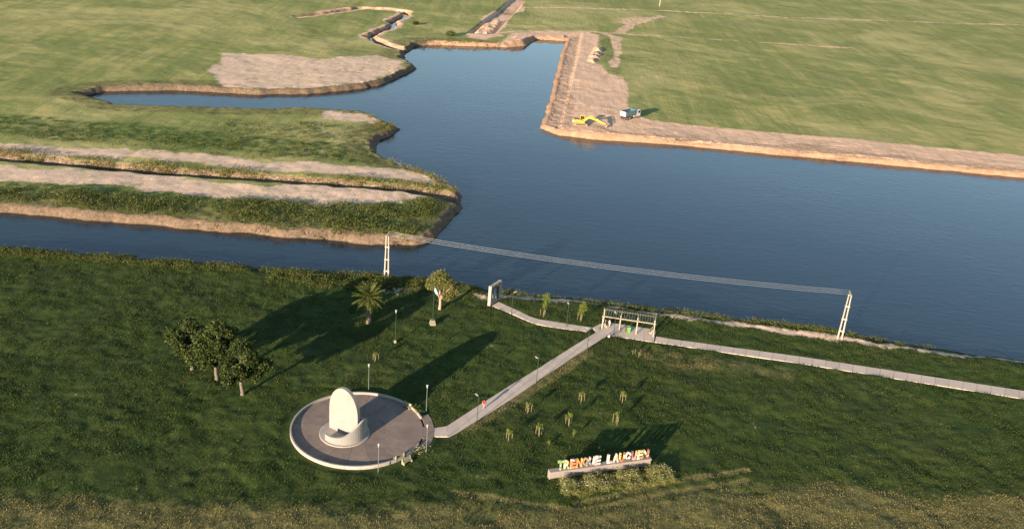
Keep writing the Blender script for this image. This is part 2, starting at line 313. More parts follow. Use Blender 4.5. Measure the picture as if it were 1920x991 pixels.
# terrace beside the fresh cut, one step down
ter = soft(x, y, [(1012,241),(1022,215),(1036,160),(1050,105),(1062,72),(1090,62),(1080,110),(1070,152),(1066,200),(1075,240),(1241,262),(1241,275),(1100,262),(1040,255)], .8)
stp = soft(x, y, [(1040,255),(1010,240),(1050,100),(1060,66),(1091,62),(1083,105),(1071,155),(1050,240)], .35)
z = z - .5*stp*sm(d, 1.5, 3)
dc = poly_dist(x, y, CREEK) + fbm(x, y, 4, 21)*1.4; z = np.minimum(z, np.where(dc < 8, -2.35 + 2.35*sm(dc, .5, 3.2), 9))
ds = poly_dist(x, y, DITCH) + fbm(x, y, 4, 22)*1.0; z = np.minimum(z, np.where(ds < 6, -1.5 + 1.5*sm(ds, 1.6, 3.4), 9))
tr = soft(x, y, TRENCH, .6); z = np.where(tr > .3, np.maximum(z - 1.55*tr, -1.5), z)
# relief
rough = np.clip(soft(x, y, [(1005,245),(1020,215),(1045,110),(1062,72),(1090,62),(1082,110),(1072,152),(1085,195),(1078,240),(1050,260)], 2) + soft(x, y, [(1050,252),(1085,244),(1241,250),(2500,365),(2500,395),(1241,272),(1100,265)], 1), 0, 1)
path_mask = np.zeros_like(x)
for pl in (PATH_UP + PATH_LO[::-1], GP_UP + GP_LO[::-1], PERG, RP + RPL[::-1]): path_mask = np.maximum(path_mask, soft(x, y, pl, .5))
rc = np.hypot(x-CIRC[0], y-CIRC[1]); path_mask = np.maximum(path_mask, sm(rc, 12.6, 11.6))
near = nearside
rel = (1-near)*sm(d, 4.0, 2.0)*fbm(x, y, 1.5, 66, 2)*.5 + near*(fbm(x, y, 1.3, 40, 2)*.22 + fbm(x, y, 4.5, 44, 2)*.30) + (1-near)*(fbm(x, y, 5, 50, 3)*.25 + fbm(x, y, 30, 54, 2)*.5) + rough*(fbm(x, y, 1.8, 60, 3)*.24)
land = sm(d, .2, 3.0)
heap = soft(x, y, [(889,61),(905,46),(928,37),(938,38),(930,50),(915,63)], 1.0); rel = rel + heap*(1.1 + .8*np.sin((x*math.cos(.62) - y*math.sin(.62))*2*math.pi/4.2 + fbm(x, y, 8, 71)*3))
rel = rel + soft(x, y, [(1118,86),(1126,92),(1123,106),(1112,118),(1103,114),(1110,100)], 1.2)*np.clip(.5 + .9*np.sin((x*.35 + y*.94)*2*math.pi/5.2 + fbm(x, y, 6, 73)*4) + fbm(x, y, 3, 77)*1.0, 0, 2)
rel = rel + soft(x, y, [(955,78),(968,68),(1000,66),(996,76),(984,84),(960,86)], 1.2)*(.5 + .6*np.sin((x*.85 - y*.5)*2*math.pi/9))
z = z + rel*land*(1-path_mask) - .12*path_mask*land
# zones ------------------------------------------------------------
soil = np.maximum.reduce([
    soft(x, y, [(1000,250),(1010,215),(1030,110),(1060,72),(1005,72),(985,88),(950,92),(940,80),(958,63),(1000,58),(1100,60),(1124,66),(1121,82),(1112,118),(1128,122),(1140,138),(1168,146),(1178,160),(1176,200),(1210,223),(1241,228),(1500,252),(2500,345),(2500,410),(1241,282),(1050,268)], 3),
    tr, heap, soft(x, y, [(1116,82),(1130,90),(1127,108),(1112,122),(1098,116),(1106,98)], 1.5), wsoft(x, y, [(862,70),(885,58),(960,-5),(1062,-40),(980,4),(930,68),(900,72)], 1)*.9])
WN = fbm(x, y, 12, 83)*2
for wln, wd in (([(982,14),(1060,15),(1130,17),(1200,19),(1241,20),(1500,34),(2300,60)], 1.6), ([(930,62),(1000,56),(1080,58),(1150,62),(1241,68),(1600,90)], 1.3), ([(1130,62),(1155,70),(1158,100),(1150,125)], 2.0), ([(1160,62),(1185,45),(1215,38),(1241,30)], 2.5)):
    soil = np.maximum(soil, .6*sm(poly_dist(x, y, gl(wln)) + WN, wd*2.2, wd*.6))
soil = np.maximum(soil, 0.75*sm(dc, 7, 3.5)*(fbm(x, y, 20, 80) > -.25))
soil = np.maximum(soil, .55*wsoft(x, y, [(1140,40),(1200,33),(1235,36),(1225,44),(1180,50)], 5))
sand = np.maximum.reduce([wsoft(x, y, [(400,98),(600,108),(678,107),(715,101),(748,110),(766,119),(764,130),(738,144),(678,160),(600,168),(400,168)], 3)*.8,
    wsoft(x, y, [(-300,232),(300,290),(678,314),(745,314),(800,330),(842,350),(800,347),(678,335),(300,303),(-300,250)], 2)*.9, wsoft(x, y, [(-300,275),(300,325),(678,356),(750,360),(800,370),(760,384),(678,389),(300,360),(-300,312)], 2)*.85,
    wsoft(x, y, [(600,212),(678,216),(712,226),(708,234),(678,232),(600,226)], 2)*.8, .52*wsoft(x, y, [(700,540),(735,536),(790,544),(740,556),(705,552)], 2),
    .72*wsoft(x, y, [(885,552),(915,545),(960,546),(1010,550),(1060,556),(1130,568),(1200,578),(1241,584),(1500,618),(2300,715),(2300,727),(1500,630),(1241,596),(1150,580),(1060,568),(1000,564),(960,560),(900,566)], 1.5)])
soil = np.maximum(soil, .8*sm(ds, 3.4, 2.2))
dryz = np.maximum.reduce([.70*wsoft(x, y, [(-300,900),(300,918),(678,932),(760,926),(850,914),(950,926),(1040,942),(1130,938),(1241,916),(1500,900),(2300,950),(2300,1300),(-300,1300)], 5),
    .78*sm(poly_dist(x, y, gl([(880,800),(930,768),(1000,725),(1040,700),(1100,662)])), 2.6, .6), .6*wsoft(x, y, [(1140,645),(1241,652),(1500,690),(1500,720),(1241,690),(1180,668)], 3), .55*wsoft(x, y, [(860,790),(900,792),(880,830),(850,850),(840,830)], 4),
    .62*sm(dl, 14, 8)*sm(dl, .5, 2)*(1-near)*(1-cut)*(y > 200)])
ruts = np.minimum(poly_dist(x, y, gl([(845,920),(930,934),(1000,946),(1080,955),(1140,950),(1241,925),(1400,900)])), poly_dist(x, y, gl([(1080,942),(1150,930),(1241,906),(1400,880)])))
dryz = dryz*(1-sm(ds, 4, 2.5)); dryz = np.maximum(dryz, .95*sm(ruts, 1.1, .2)); z = z - .10*sm(ruts, .9, .2)
field = 1-near
bank = sm(d, bw*1.25, bw*.8)*(1-near); clay = np.clip(np.maximum(bank*cut*.95, .9*np.maximum(sm(np.abs(stp-.5), .45, .2)*sm(d, 1.5, 3), sm(np.abs(tr-.5), .45, .2)*.4)), 0, 1)
mud_shade = np.maximum.reduce([bank*(1-cut), rough*.47*sm(d, 1.5, 3.0), .46*soft(x, y, [(1116,82),(1130,90),(1127,108),(1112,122),(1098,116),(1106,98)], 1.5), .6*sm(ds, 4.4, 3.0)])  # dark earth; on the uncut banks the colour also stands in for shade
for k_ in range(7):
    hl = gl([(1095+6*k_, 236+1.3*k_), (1150, 239.5+1.9*k_), (1241, 243+2.6*k_), (1500, 266+3.2*k_), (1900, 302+3.6*k_)]); mud_shade = np.maximum(mud_shade, .5*sm(poly_dist(x, y, hl, 6.0) + WN*.5, .8, .25))
clay = np.maximum(clay, .6*sm(dc, 4.2, 2.6)); farleft = soft(x, y, [(760,96),(800,75),(950,78),(1000,70),(1000,95),(800,92)], 2); clay = np.maximum(clay, bank*farleft*.8); mud_shade = mud_shade*(1-farleft)
lush = np.maximum.reduce([sm(dl, 9, 5)*near*sm(x, -2, -12), wsoft(x, y, [(678,375),(800,372),(835,380),(810,432),(780,446),(678,440),(-300,340),(-300,310)], 3), wsoft(x, y, [(678,232),(735,240),(700,262),(678,268)], 2), wsoft(x, y, [(-300,190),(678,272),(725,300),(722,312),(678,308),(-300,225)], 2), .7*wsoft(x, y, [(1130,70),(1160,75),(1150,140),(1118,112),(1128,95)], 3)])
for a in (soil, sand, dryz, lush): a *= (1-.0)
nv = len(x); nx, ny = len(xs), len(ys)
idx = np.arange(nv).reshape(ny, nx); faces = np.stack([idx[:-1,:-1], idx[:-1,1:], idx[1:,1:], idx[1:,:-1]], -1).reshape(-1, 4)
me = raw_mesh('ground', np.stack([x, y, z], 1), faces, M['ground']); me.polygons.foreach_set('use_smooth', np.ones(len(faces), bool))
for nm, ch in (('zoneA', (soil, sand, dryz)), ('zoneB', (field, clay, lush)), ('zoneC', (mud_shade, mud_shade*0, mud_shade*0))):
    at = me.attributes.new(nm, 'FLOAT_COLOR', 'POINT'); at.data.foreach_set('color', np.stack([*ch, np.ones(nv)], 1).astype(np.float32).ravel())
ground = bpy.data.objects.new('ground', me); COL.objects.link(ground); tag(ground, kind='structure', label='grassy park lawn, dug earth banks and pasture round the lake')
Z2 = z.reshape(ny, nx); DL = dl.reshape(ny, nx); PM = path_mask.reshape(ny, nx); DRY = dryz.reshape(ny, nx); SND = np.maximum(sand, soil).reshape(ny, nx)
def samp(A, px, py):
    px = np.atleast_1d(np.asarray(px, float)); py = np.atleast_1d(np.asarray(py, float))
    i = np.clip(np.searchsorted(xs, px)-1, 0, nx-2); j = np.clip(np.searchsorted(ys, py)-1, 0, ny-2); u = (px-xs[i])/(xs[i+1]-xs[i]); v = (py-ys[j])/(ys[j+1]-ys[j])
    return (A[j,i]*(1-u)+A[j,i+1]*u)*(1-v) + (A[j+1,i]*(1-u)+A[j+1,i+1]*u)*v
def on(px, py, dz=0.0):
    p = g(px, py); return Vector((p.x, p.y, float(samp(Z2, p.x, p.y)[0]) + dz))

mb = MB(); mb.add([(-3000, 150, WZ), (3000, 150, WZ), (3000, 2500, WZ), (-3000, 2500, WZ)], [(0, 1, 2, 3)])
tag(mb.build('lake_water', M['water']), 'blue rippled water of the lake', kind='structure')
# ------------------------------------------------------------------ paving
SLAB_T = .16
def strip_slabs(parent, up, lo, step, mat, top=.05, gap=.045):
    """cast slabs laid one after another between the two edges of a path"""
    U = [g(*p) for p in up]; L = [g(*p) for p in lo]
    def res(P):
        q = [0.0]
        for a, b in zip(P[:-1], P[1:]): q.append(q[-1] + (b-a).length)
        def at(t):
            s_ = t*q[-1]
            for k in range(len(P)-1):
                if s_ <= q[k+1] + 1e-9: return P[k].lerp(P[k+1], (s_-q[k])/(q[k+1]-q[k]+1e-9))
            return P[-1].copy()
        return at, q[-1]
    fu, lu = res(U); fl, ll = res(L); n = max(1, round(max(lu, ll)/step))
    for i in range(n):
        e = gap/max(lu, ll)/2; a, b = i/n + e, (i+1)/n - e
        q = [fl(a), fl(b), fu(b), fu(a)]; c = sum(q, Vector())/4; mb = MB(); dz = random.uniform(-.008, .008)
        mb.prism([((p-c).x, (p-c).y) for p in q], -SLAB_T, 0, 'z'); o = mb.build('slab', mat, parent, bev=.012); o.location = (c.x, c.y, top+dz)
walk = empty('concrete_path', (0, 0, 0)); tag(walk, 'straight pale concrete path crossing the lawn from the round plaza to the pergola', kind='structure')
strip_slabs(walk, PATH_UP, PATH_LO, 2.6, M['path'])
gw = empty('gate_path', (0, 0, 0)); tag(gw, 'narrow bent concrete path from the arch to the pergola', kind='structure'); strip_slabs(gw, GP_UP[:-1] + [(1110,614)], GP_LO[:-1] + [(1100,621.5)], 2.2, M['path'])
pp = empty('pergola_paving', (0, 0, 0)); tag(pp, 'concrete paving under the pergola', kind='structure')
strip_slabs(pp, [(1111,614.2),(1133,603),(1150,605.6),(1230,618)], [(1119,624),(1142,628.3),(1155,630.3),(1226,641)], 2.4, M['path'], .046)
rw = empty('shore_path', (0, 0, 0)); tag(rw, 'concrete path running on from the pergola beside the lake', kind='structure'); strip_slabs(rw, [(1230.4,630.4)] + RP[1:], [(1227.2,641.3)] + RPL[1:], 2.6, M['path'])

# ------------------------------------------------------------------ round plaza
cx, cy, CR = CIRC
pz = empty('round_plaza', (cx, cy, 0)); tag(pz, 'round brown concrete plaza inside a low pale kerb wall', kind='structure')
def ang(px, py): p = g(px, py); return math.atan2(p.y-cy, p.x-cx)
a0, a1 = ang(791, 836), ang(789, 785)                         # opening towards the path
NS = 16
for i in range(NS):                                           # floor cast in wedges round an inner ring
    mb = MB(); t0, t1 = 2*math.pi*i/NS + .0025, 2*math.pi*(i+1)/NS - .0025; ri, ro = 4.42, CR-.3
    pts = [(ri*math.cos(t), ri*math.sin(t)) for t in np.linspace(t1, t0, 5)] + [(ro*math.cos(t), ro*math.sin(t)) for t in np.linspace(t0, t1, 9)]
    mb.prism(pts, -.2, .055 + random.uniform(-.004, .004), 'z'); mb.build('floor_slab', M['plaza'], pz)
mb = MB(); mb.prism([(4.4*math.cos(t), 4.4*math.sin(t)) for t in np.linspace(0, 2*math.pi, 49)[:-1]], -.2, .052, 'z'); mb.build('floor_slab', M['plaza'], pz)
NK = 26; span = (2*math.pi - (a1-a0))
for i in range(NK):
    mb = MB(); t0 = a1 + span*i/NK + .0008; t1 = a1 + span*(i+1)/NK - .0008; ri, ro = CR-.25, CR+.02
    pts = [(ri*math.cos(t), ri*math.sin(t)) for t in np.linspace(t1, t0, 6)] + [(ro*math.cos(t), ro*math.sin(t)) for t in np.linspace(t0, t1, 6)]
    mb.prism(pts, -.2, .46, 'z'); mb.build('kerb_block', M['kerb'], pz, bev=.02)
for k in range(3):                                            # landing outside the opening
    mb = MB(); t0 = a0-.12 + (a1-a0+.2)*k/3 + .004; t1 = a0-.12 + (a1-a0+.2)*(k+1)/3 - .004; ri, ro = CR-.28, CR+1.5
    if k != 1: ri = CR+.08
    pts = [(ri*math.cos(t), ri*math.sin(t)) for t in np.linspace(t1, t0, 6)] + [(ro*math.cos(t), ro*math.sin(t)) for t in np.linspace(t0, t1, 6)]
    mb.prism(pts, -.2, .075, 'z'); mb.build('landing_slab', M['plaza'], pz)
# monument in the middle of the plaza: a rounded stele inside a curved wall
mon = empty('plaza_monument', (*g(646, 812)[:2], .055), -(SUN_AZ), 'white rounded concrete stele with a curved wall in the middle of the round plaza', 'monument')
mb = MB(); out = [(-2.9, 0), (2.9, 0)] + [(2.9*math.cos(t), 4.0 + 4.3*math.sin(t)) for t in np.linspace(0, math.pi, 19)]
mb.prism(out, -.35, .35, 'y'); mb.build('stele', M['white_render'], mon, bev=.04)
mb = MB(); vs = []; n = 30
for i in range(n+1):
    t = -1.9 + 3.8*i/n; h = 1.2 + 2.4*math.exp(-((t-.15)/.8)**2)
    for r_ in (3.55, 3.2):
        for q in (0, h): vs.append((r_*math.cos(t), r_*math.sin(t), q))
fs = []
for i in range(n):
    b = i*4; c = b+4
    fs += [(b, c, c+1, b+1), (b+2, b+3, c+3, c+2), (b+1, c+1, c+3, b+3), (b, b+2, c+2, c)]
fs += [(0, 1, 3, 2), (n*4, n*4+2, n*4+3, n*4+1)]; mb.add(vs, fs); mb.build('curved_wall', M['white_render'], mon)
mb = MB(); mb.lathe([(4.0, 0), (4.0, .10), (3.85, .14)], 40); mb.build('base_step', M['kerb'], mon)

# ------------------------------------------------------------------ benches
def bench_proto(back=True):
    t = empty('concrete_bench', (0, 0, 0))
    for s in (-1, 1):
        mb = MB(); mb.prism([(-.32, 0), (.34, 0), (.34, .42), (.22, .46), (.10, .46), (.02, .50), (-.16, .98), (-.34, .98)], s*.78-.06, s*.78+.06, 'x'); mb.build('side_panel', M['bench'], t, bev=.015)
    mb = MB(); mb.box((0, .12, .43), (1.43, .40, .07)); mb.build('seat', M['bench'], t, bev=.01)
    mb = MB(); R = Matrix.Rotation(math.radians(18), 3, 'X'); mb.box((0, -.14, .72), (1.43, .07, .44), M=R); mb.build('backrest', M['bench'], t, bev=.01)
    return t
def face(px, py, tx, ty): a, b = g(px, py), g(tx, ty); return math.atan2(b.y-a.y, b.x-a.x) - math.pi/2
bp = bench_proto(); cpx = (677, 808)
BEN = [((763,764), face(763, 764, *cpx), .055, 'yellowish concrete bench on the far kerb of the plaza in front of the grasses', 'c'), ((748,860), face(748, 860, *cpx), .055, 'yellowish concrete bench inside the kerb facing the plaza', 'c'),
       ((763,867), face(763, 867, *cpx)+math.pi, 0, 'yellowish concrete bench outside the kerb with its back to the plaza', 'c'), ((1136.5,611), face(1136, 612, 1200, 622), .05, 'concrete bench under the pergola beside the person in white', 'p'), ((1220.5,623), face(1220, 623, 1170, 615), .05, 'concrete bench under the pergola at the end near the shore path', 'p')]
for i, (p, rz, dz, lab, _) in enumerate(BEN):
    o = bp if i == 0 else dup(bp); q = g(*p); o.location = (q.x, q.y, dz); o.rotation_euler = (0, 0, rz); tag(o, lab, 'bench', 'concrete benches')

# ------------------------------------------------------------------ lamps
def lantern_proto(h, ped=False):
    t = empty('lantern_post', (0, 0, 0)); b = .55 if ped else 0
    if ped: mb = MB(); mb.box((0, 0, .275), (.5, .5, .55), taper=.92); mb.build('pedestal', M['bench'], t, bev=.02)
    mb = MB(); mb.tube([(0,0,b-.1), (0,0,b+.3)], [.09, .085], 8); mb.build('base_sleeve', M['green_pole'], t)
    mb = MB(); mb.tube([(0,0,b), (0,0,h-.62)], [.055, .042], 8); mb.build('pole', M['green_pole'] if ped else M['steel'], t)
    mb = MB(); mb.tube([(0,0,h-.64), (0,0,h-.55)], [.05, .12], 8); mb.build('collar', M['steel'], t)
    mb = MB(); mb.lathe([(.08, h-.55), (.18, h-.06)], 8); mb.build('lantern_glass', M['lamp_glass'], t)
    for k in range(4): a = k*math.pi/2+.4; mb = MB(); mb.bar((.115*math.cos(a), .115*math.sin(a), h-.56), (.19*math.cos(a), .19*math.sin(a), h-.05), .03); mb.build('lantern_bar', M['steel'], t)
    mb = MB(); mb.lathe([(.20, h-.06), (.19, h-.02), (.05, h+.06)], 8); mb.build('lantern_cap', M['lamp_white'], t)
    return t
lp = lantern_proto(5.3); lq = lantern_proto(6.9, True)
for i, (p, lab) in enumerate([((691,731), 'slim lantern post on the lawn outside the far side of the round plaza'), ((799,772), 'slim lantern post behind the bench with grasses at the plaza'), ((799,850), 'slim lantern post beside the opening of the plaza kerb'), ((709,886), 'slim lantern post in the grass outside the near kerb of the plaza')]):
    o = lp if i == 0 else dup(lp); o.location = on(*p); tag(o, lab, 'lamp post', 'lantern posts round the plaza')
lq.location = on(741, 641); tag(lq, 'tall green lantern post on a yellow concrete block between palm and flagpole', 'lamp post')
def street_proto(h=5.0):
    t = empty('street_lamp', (0, 0, 0))
    mb = MB(); mb.tube([(0,0,-.1), (0,0,.5)], [.095, .09], 8); mb.build('base_sleeve', M['green_pole'], t)
    mb = MB(); mb.tube([(0,0,.3), (0,0,h-.35), (-.04,0,h-.15), (-.2,0,h)], [.06, .045, .042, .04], 8); mb.build('pole', M['green_pole'], t)
    mb = MB(); mb.prism([(-.15, h-.04), (-.2, h+.05), (-.75, h+.16), (-.85, h+.12), (-.8, h+.06)], -.13, .13, 'y'); mb.build('lamp_head', M['lamp_white'], t, bev=.015)
    mb = MB(); mb.prism([(-.3, h-.008), (-.3, h+.002), (-.74, h+.075), (-.74, h+.062)], -.09, .09, 'y'); mb.build('lens', M['lamp_glass'], t)
    return t
sp = street_proto()
for i, (p, rz, lab) in enumerate([((894,791), -.95, 'dark street lamp beside the path next to the runner in red'), ((1005.5,717), -.95, 'dark street lamp half way along the straight path'), ((1100,661), -.95, 'dark street lamp beside the straight path just before the junction'), ((1150,629), -1.4, 'dark street lamp in front of the pergola beside the bicycle'), ((1062,611), -1.5, 'dark street lamp on the gate path beside the two young trees'), ((959,589), -2.6, 'dark street lamp on the gate path close to the white arch')]):
    o = sp if i == 0 else dup(sp); o.location = on(*p); o.rotation_euler = (0, 0, rz + math.radians(10)); tag(o, lab, 'street lamp', 'street lamps along the paths')

# ------------------------------------------------------------------ power poles and wires
def pole_proto():
    t = empty('power_pole', (0, 0, 0)); Hh = 10.2
    for s in (-1, 1): mb = MB(); mb.tube([(s*.42,0,-.2), (s*.25,0,Hh)], [.19, .12], 10); mb.build('column', M['cast'], t)
    for zz in (1.9, 4.6, 7.5): w = .42 - .17*zz/Hh; mb = MB(); mb.box((0, 0, zz), (2*w+.42, .36, .28)); mb.build('spacer', M['cast'], t, bev=.02)
    mb = MB(); mb.box((0, 0, Hh-.1), (.9, .3, .2)); mb.build('cap', M['cast'], t, bev=.02)
    mb = MB(); mb.box((0, 0, Hh+.1), (.22, 2.3, .18)); mb.build('crossarm', M['cast'], t, bev=.02)
    for s in (-1, 0, 1): mb = MB(); mb.lathe([(.05, Hh+.19), (.09, Hh+.24), (.05, Hh+.29), (.09, Hh+.34), (.03, Hh+.42)], 8, (0, s*1.0, 0)); mb.build('insulator', M['ceramic'], t)
    return t
pA = on(724.5, 522); q = g(1241, 511, 9.6); dirw = Vector((q.x-pA.x, q.y-pA.y, 0)).normalized(); pB = pA + dirw*96; pB.z = float(samp(Z2, pB.x, pB.y)[0]); wz = math.atan2(dirw.y, dirw.x)
po = pole_proto(); po.location = pA; po.rotation_euler = (0, 0, wz); tag(po, 'cream twin-column concrete power pole on the shore behind the palm', 'power pole', 'power poles')
p2 = dup(po, pB, wz); tag(p2, 'cream twin-column concrete power pole further along the shore beyond the pergola', 'power pole', 'power poles')
side = Vector((-dirw.y, dirw.x, 0))
for s, lab in ((-1, 'overhead wire on the park side of the power poles'), (0, 'middle overhead wire between the power poles'), (1, 'overhead wire on the lake side of the power poles')):
    mb = MB(); pts = []
    for i in range(41):
        t = i/40; p = pA.lerp(pB, t) + side*(s*1.0); p.z = pA.z*(1-t) + pB.z*t + 10.62 - 1.2*4*t*(1-t); pts.append(p)
    mb.tube(pts, .019, 5); tag(mb.build('overhead_wire', M['wire'], smooth=True), lab, 'wire', 'overhead wires')

# ------------------------------------------------------------------ arch on the shore
ga, gb = g(917.5, 572), g(935, 560.5); gd = (gb-ga).normalized(); gr = math.atan2(gd.y, gd.x); mid = (ga+gb)/2; GL = (gb-ga).length; GH = 4.4
t = empty('shore_arch', (mid.x, mid.y, 0), gr, 'tall white rendered rectangular arch framing a dark openwork panel on the shore', 'arch')
for s in (-1, 1): mb = MB(); mb.box((s*GL/2, 0, GH/2-.1), (.48, .66, GH+.2)); mb.build('pillar', M['pillar'], t, bev=.03)
mb = MB(); mb.box((0, 0, GH-.25), (GL-.50, .63, .46)); mb.build('lintel', M['pillar'], t, bev=.03)
mb = MB(); mb.box((0, 0, .18), (GL-.50, .5, .4)); mb.build('sill', M['pillar'], t, bev=.03)
M['panel'] = solid('blue_grey_metal', (.055, .07, .085), .5, .3, .3); M['panel_light'] = solid('pale_metal', (.30, .36, .40), .4, .3, .2)
pan = empty('openwork_panel', (0, 0, 0)); pan.parent = t
hw = GL/2-.26
for s in (-1, 1): mb = MB(); mb.box((s*(hw-.05), .05, 2.2), (.1, .08, 3.6)); mb.build('panel_upright', M['panel'], pan)
mb = MB(); R1, R2 = hw*.92, hw*.62; pts = [(-R1, .42)] + [(R1*math.cos(a), 2.55+1.35*math.sin(a)) for a in np.linspace(math.pi, 0, 15)] + [(R1, .42), (R2, .42)] + [(R2*math.cos(a), 2.45+1.0*math.sin(a)) for a in np.linspace(0, math.pi, 15)] + [(-R2, .42)]
n = len(pts); half = 17
mb.prism(pts, .02, .08, 'y'); mb.build('arched_plate', M['panel'], pan)
mb = MB(); mb.prism([(-.42, .42), (.42, .42), (.36, 1.6), (.44, 2.2), (.3, 2.75), (.14, 2.85), (.17, 3.1), (0, 3.25), (-.17, 3.1), (-.14, 2.85), (-.3, 2.75), (-.44, 2.2), (-.36, 1.6)], .0, .10, 'y'); mb.build('centre_plate', M['panel_light'], pan)
for k in range(5): zz = .75+.5*k; mb = MB(); mb.box((0, .13, zz), (2*R2, .03, .05)); mb.build('cross_bar', M['panel'], pan)

# ------------------------------------------------------------------ pergola
fa, fb = g(1128.3, 616.4), g(1224.3, 631); fd = (fb-fa).normalized(); fr = math.atan2(fd.y, fd.x); FL = (fb-fa).length; PD, PH = 3.3, 2.75
t = empty('pergola', (fa.x, fa.y, .05), fr, 'cream timber pergola with open rafters over the paving beside the lake', 'pergola')
for yy in (0, PD):
    for k in range(4): mb = MB(); mb.box((FL*k/3, yy, PH/2-.1), (.2, .2, PH+.2)); mb.build('post', M['pillar'], t, bev=.015)
    mb = MB(); mb.box((FL/2, yy, PH+.1), (FL+.5, .16, .22)); mb.build('beam', M['timber'], t, bev=.01)
NR = 21
for k in range(NR): mb = MB(); mb.box((-.1 + (FL+.2)*k/(NR-1), PD/2, PH+.28), (.10, PD+.7, .16)); mb.build('rafter', M['steel'] if k % 7 else M['timber'], t)

# ------------------------------------------------------------------ bins
def bin_at(px, py, col, name, lab, rz):
    t = empty('waste_bin', (*g(px, py)[:2], .05), rz, lab, 'bin', 'wheeled waste bins'); m1 = paint(name, col, .45, .2)
    mb = MB(); w, dd, h = .58, .62, 1.02; vs = []
    for zz, k in ((.08, .84), (h, 1.0)):
        for i, j in ((-1,-1),(1,-1),(1,1),(-1,1)): vs.append((i*w/2*k, j*dd/2*k, zz))
    mb.add(vs, [(0,3,2,1),(4,5,6,7),(0,1,5,4),(1,2,6,5),(2,3,7,6),(3,0,4,7)]); mb.build('bin_body', m1, t, bev=.02)
    mb = MB(); mb.prism([(-.36, h+.002), (.36, h+.002), (.33, h+.06), (-.30, h+.11)], -.32, .32, 'x'); mb.build('lid', m1, t, bev=.01)
    mb = MB(); mb.bar((-.28, .37, h+.02), (.28, .37, h+.02), .04); mb.build('handle', m1, t)
    for s in (-1, 1): mb = MB(); mb.tube([(s*.26, .25, .1), (s*.33, .25, .1)], .1, 12); mb.build('wheel', M['wood_dark'], t)
bin_at(1173.6, 621.5, (.07, .045, .035), 'brown_plastic', 'dark brown waste bin under the pergola beside a green one', fr); bin_at(1178.8, 622.4, (.07, .40, .03), 'green_plastic', 'bright green waste bin under the pergola', fr)

# ------------------------------------------------------------------ flagpole
t = empty('flagpole', on(811, 607), .3, 'dark flagpole with a drooping white and pale blue flag on a stepped concrete block', 'flagpole')
mb = MB(); mb.box((0, 0, .2), (1.15, 1.15, .6), taper=.97); mb.build('block', M['bench'], t, bev=.03); mb = MB(); mb.box((0, 0, .74), (.9, .9, .48), taper=.95); mb.build('upper_block', M['bench'], t, bev=.03)
mb = MB(); mb.tube([(0, 0, .9), (0, 0, 8.3)], [.06, .035], 8); mb.build('pole', M['green_pole'], t); mb = MB(); mb.lathe([(.02, 8.3), (.07, 8.36), (.02, 8.44)], 8); mb.build('finial', M['steel'], t)
def flag_strip(v0, v1, mat):
    vs = []; fs = []; nu = 15
    for i in range(nu):
        u = i/(nu-1)
        for v in (v0, v1):
            drop = 1.25*u**1.1; X_ = .06 + .78*u*(1-.25*v); Z_ = 8.15 - v*1.0*(1-.35*u) - drop; vs.append((X_, .16*math.sin(u*7+v*2)*u + .05*math.sin(v*9), Z_))
    for i in range(nu-1): fs.append((2*i, 2*i+1, 2*i+3, 2*i+2))
    mb = MB(); mb.add(vs, fs); return mb
M['flag_w'] = solid('white_cloth', (.50, .50, .49), .8, 0, .05); M['flag_b'] = solid('pale_blue_cloth', (.24, .38, .50), .8, 0, .06)
fl = empty('flag', (0, 0, 0)); fl.parent = t; fl.rotation_euler = (0, 0, -.35)
for k, (m_, nm) in enumerate((('flag_b', 'blue_stripe'), ('flag_w', 'white_stripe'), ('flag_b', 'blue_stripe'))):
    o = flag_strip(k/3, (k+1)/3, M[m_]).build(nm, M[m_], fl, smooth=True); sl = o.modifiers.new('thickness', 'SOLIDIFY'); sl.thickness = .012

# ------------------------------------------------------------------ town sign
sa_, sb_ = g(1029.5, 897), g(1219, 871); sdv = (sb_-sa_).normalized(); sr = math.atan2(sdv.y, sdv.x); SL = (sb_-sa_).length
t = empty('town_sign', (sa_.x, sa_.y, 0), sr, 'long rendered plinth carrying colourful block letters that read TRENQUE LAUQUEN', 'sign'); PHT = 1.3
mb = MB(); mb.prism([(-.05, -.2), (-.05, PHT-.32), (-.22, PHT-.3), (-.22, PHT), (.75, PHT), (.75, -.2)], 0, SL, 'x'); mb.build('plinth', M['plinth'], t, bev=.02)
PAL = {k: tuple(c*.72 for c in v) for k, v in dict(w=(.64,.60,.55), g=(.26,.36,.12), y=(.64,.48,.12), o=(.56,.25,.10), r=(.44,.12,.08), t=(.08,.28,.30), d=(.14,.09,.08), p=(.55,.36,.29), b=(.22,.17,.17)).items()}
def letter_mat(i, cols, ang_):
    tt = NT('letter_paint'); v = tt.coord((1, 1, 1), 0, True); mp = tt.n('ShaderNodeMapping'); mp.inputs['Location'].default_value = (i*3.1, i*1.7, 0); tt.l(v, mp.inputs[0])
    vo = tt.n('ShaderNodeTexVoronoi'); vo.inputs['Scale'].default_value = 1.9; tt.l(mp.outputs[0], vo.inputs['Vector']); sp_ = tt.n('ShaderNodeSeparateColor'); tt.l(vo.outputs['Color'], sp_.inputs[0])
    tt.l(tt.ramp(sp_.outputs[0], [(k/len(cols), PAL[c]) for k, c in enumerate(cols)], 'CONSTANT'), tt.b.inputs['Base Color']); tt.b.inputs['Roughness'].default_value = .45; return tt.m
LET = [('T','wgww'),('R','gywg'),('E','orow'),('N','yoow'),('Q','otow'),('U','wwpb'),('E','wwwp'),(' ',''),('L','wwwp'),('A','wwyp'),('U','ryrw'),('Q','wwdw'),('U','rdwp'),('E','ydrw'),('N','ywdr')]
lcache = {}
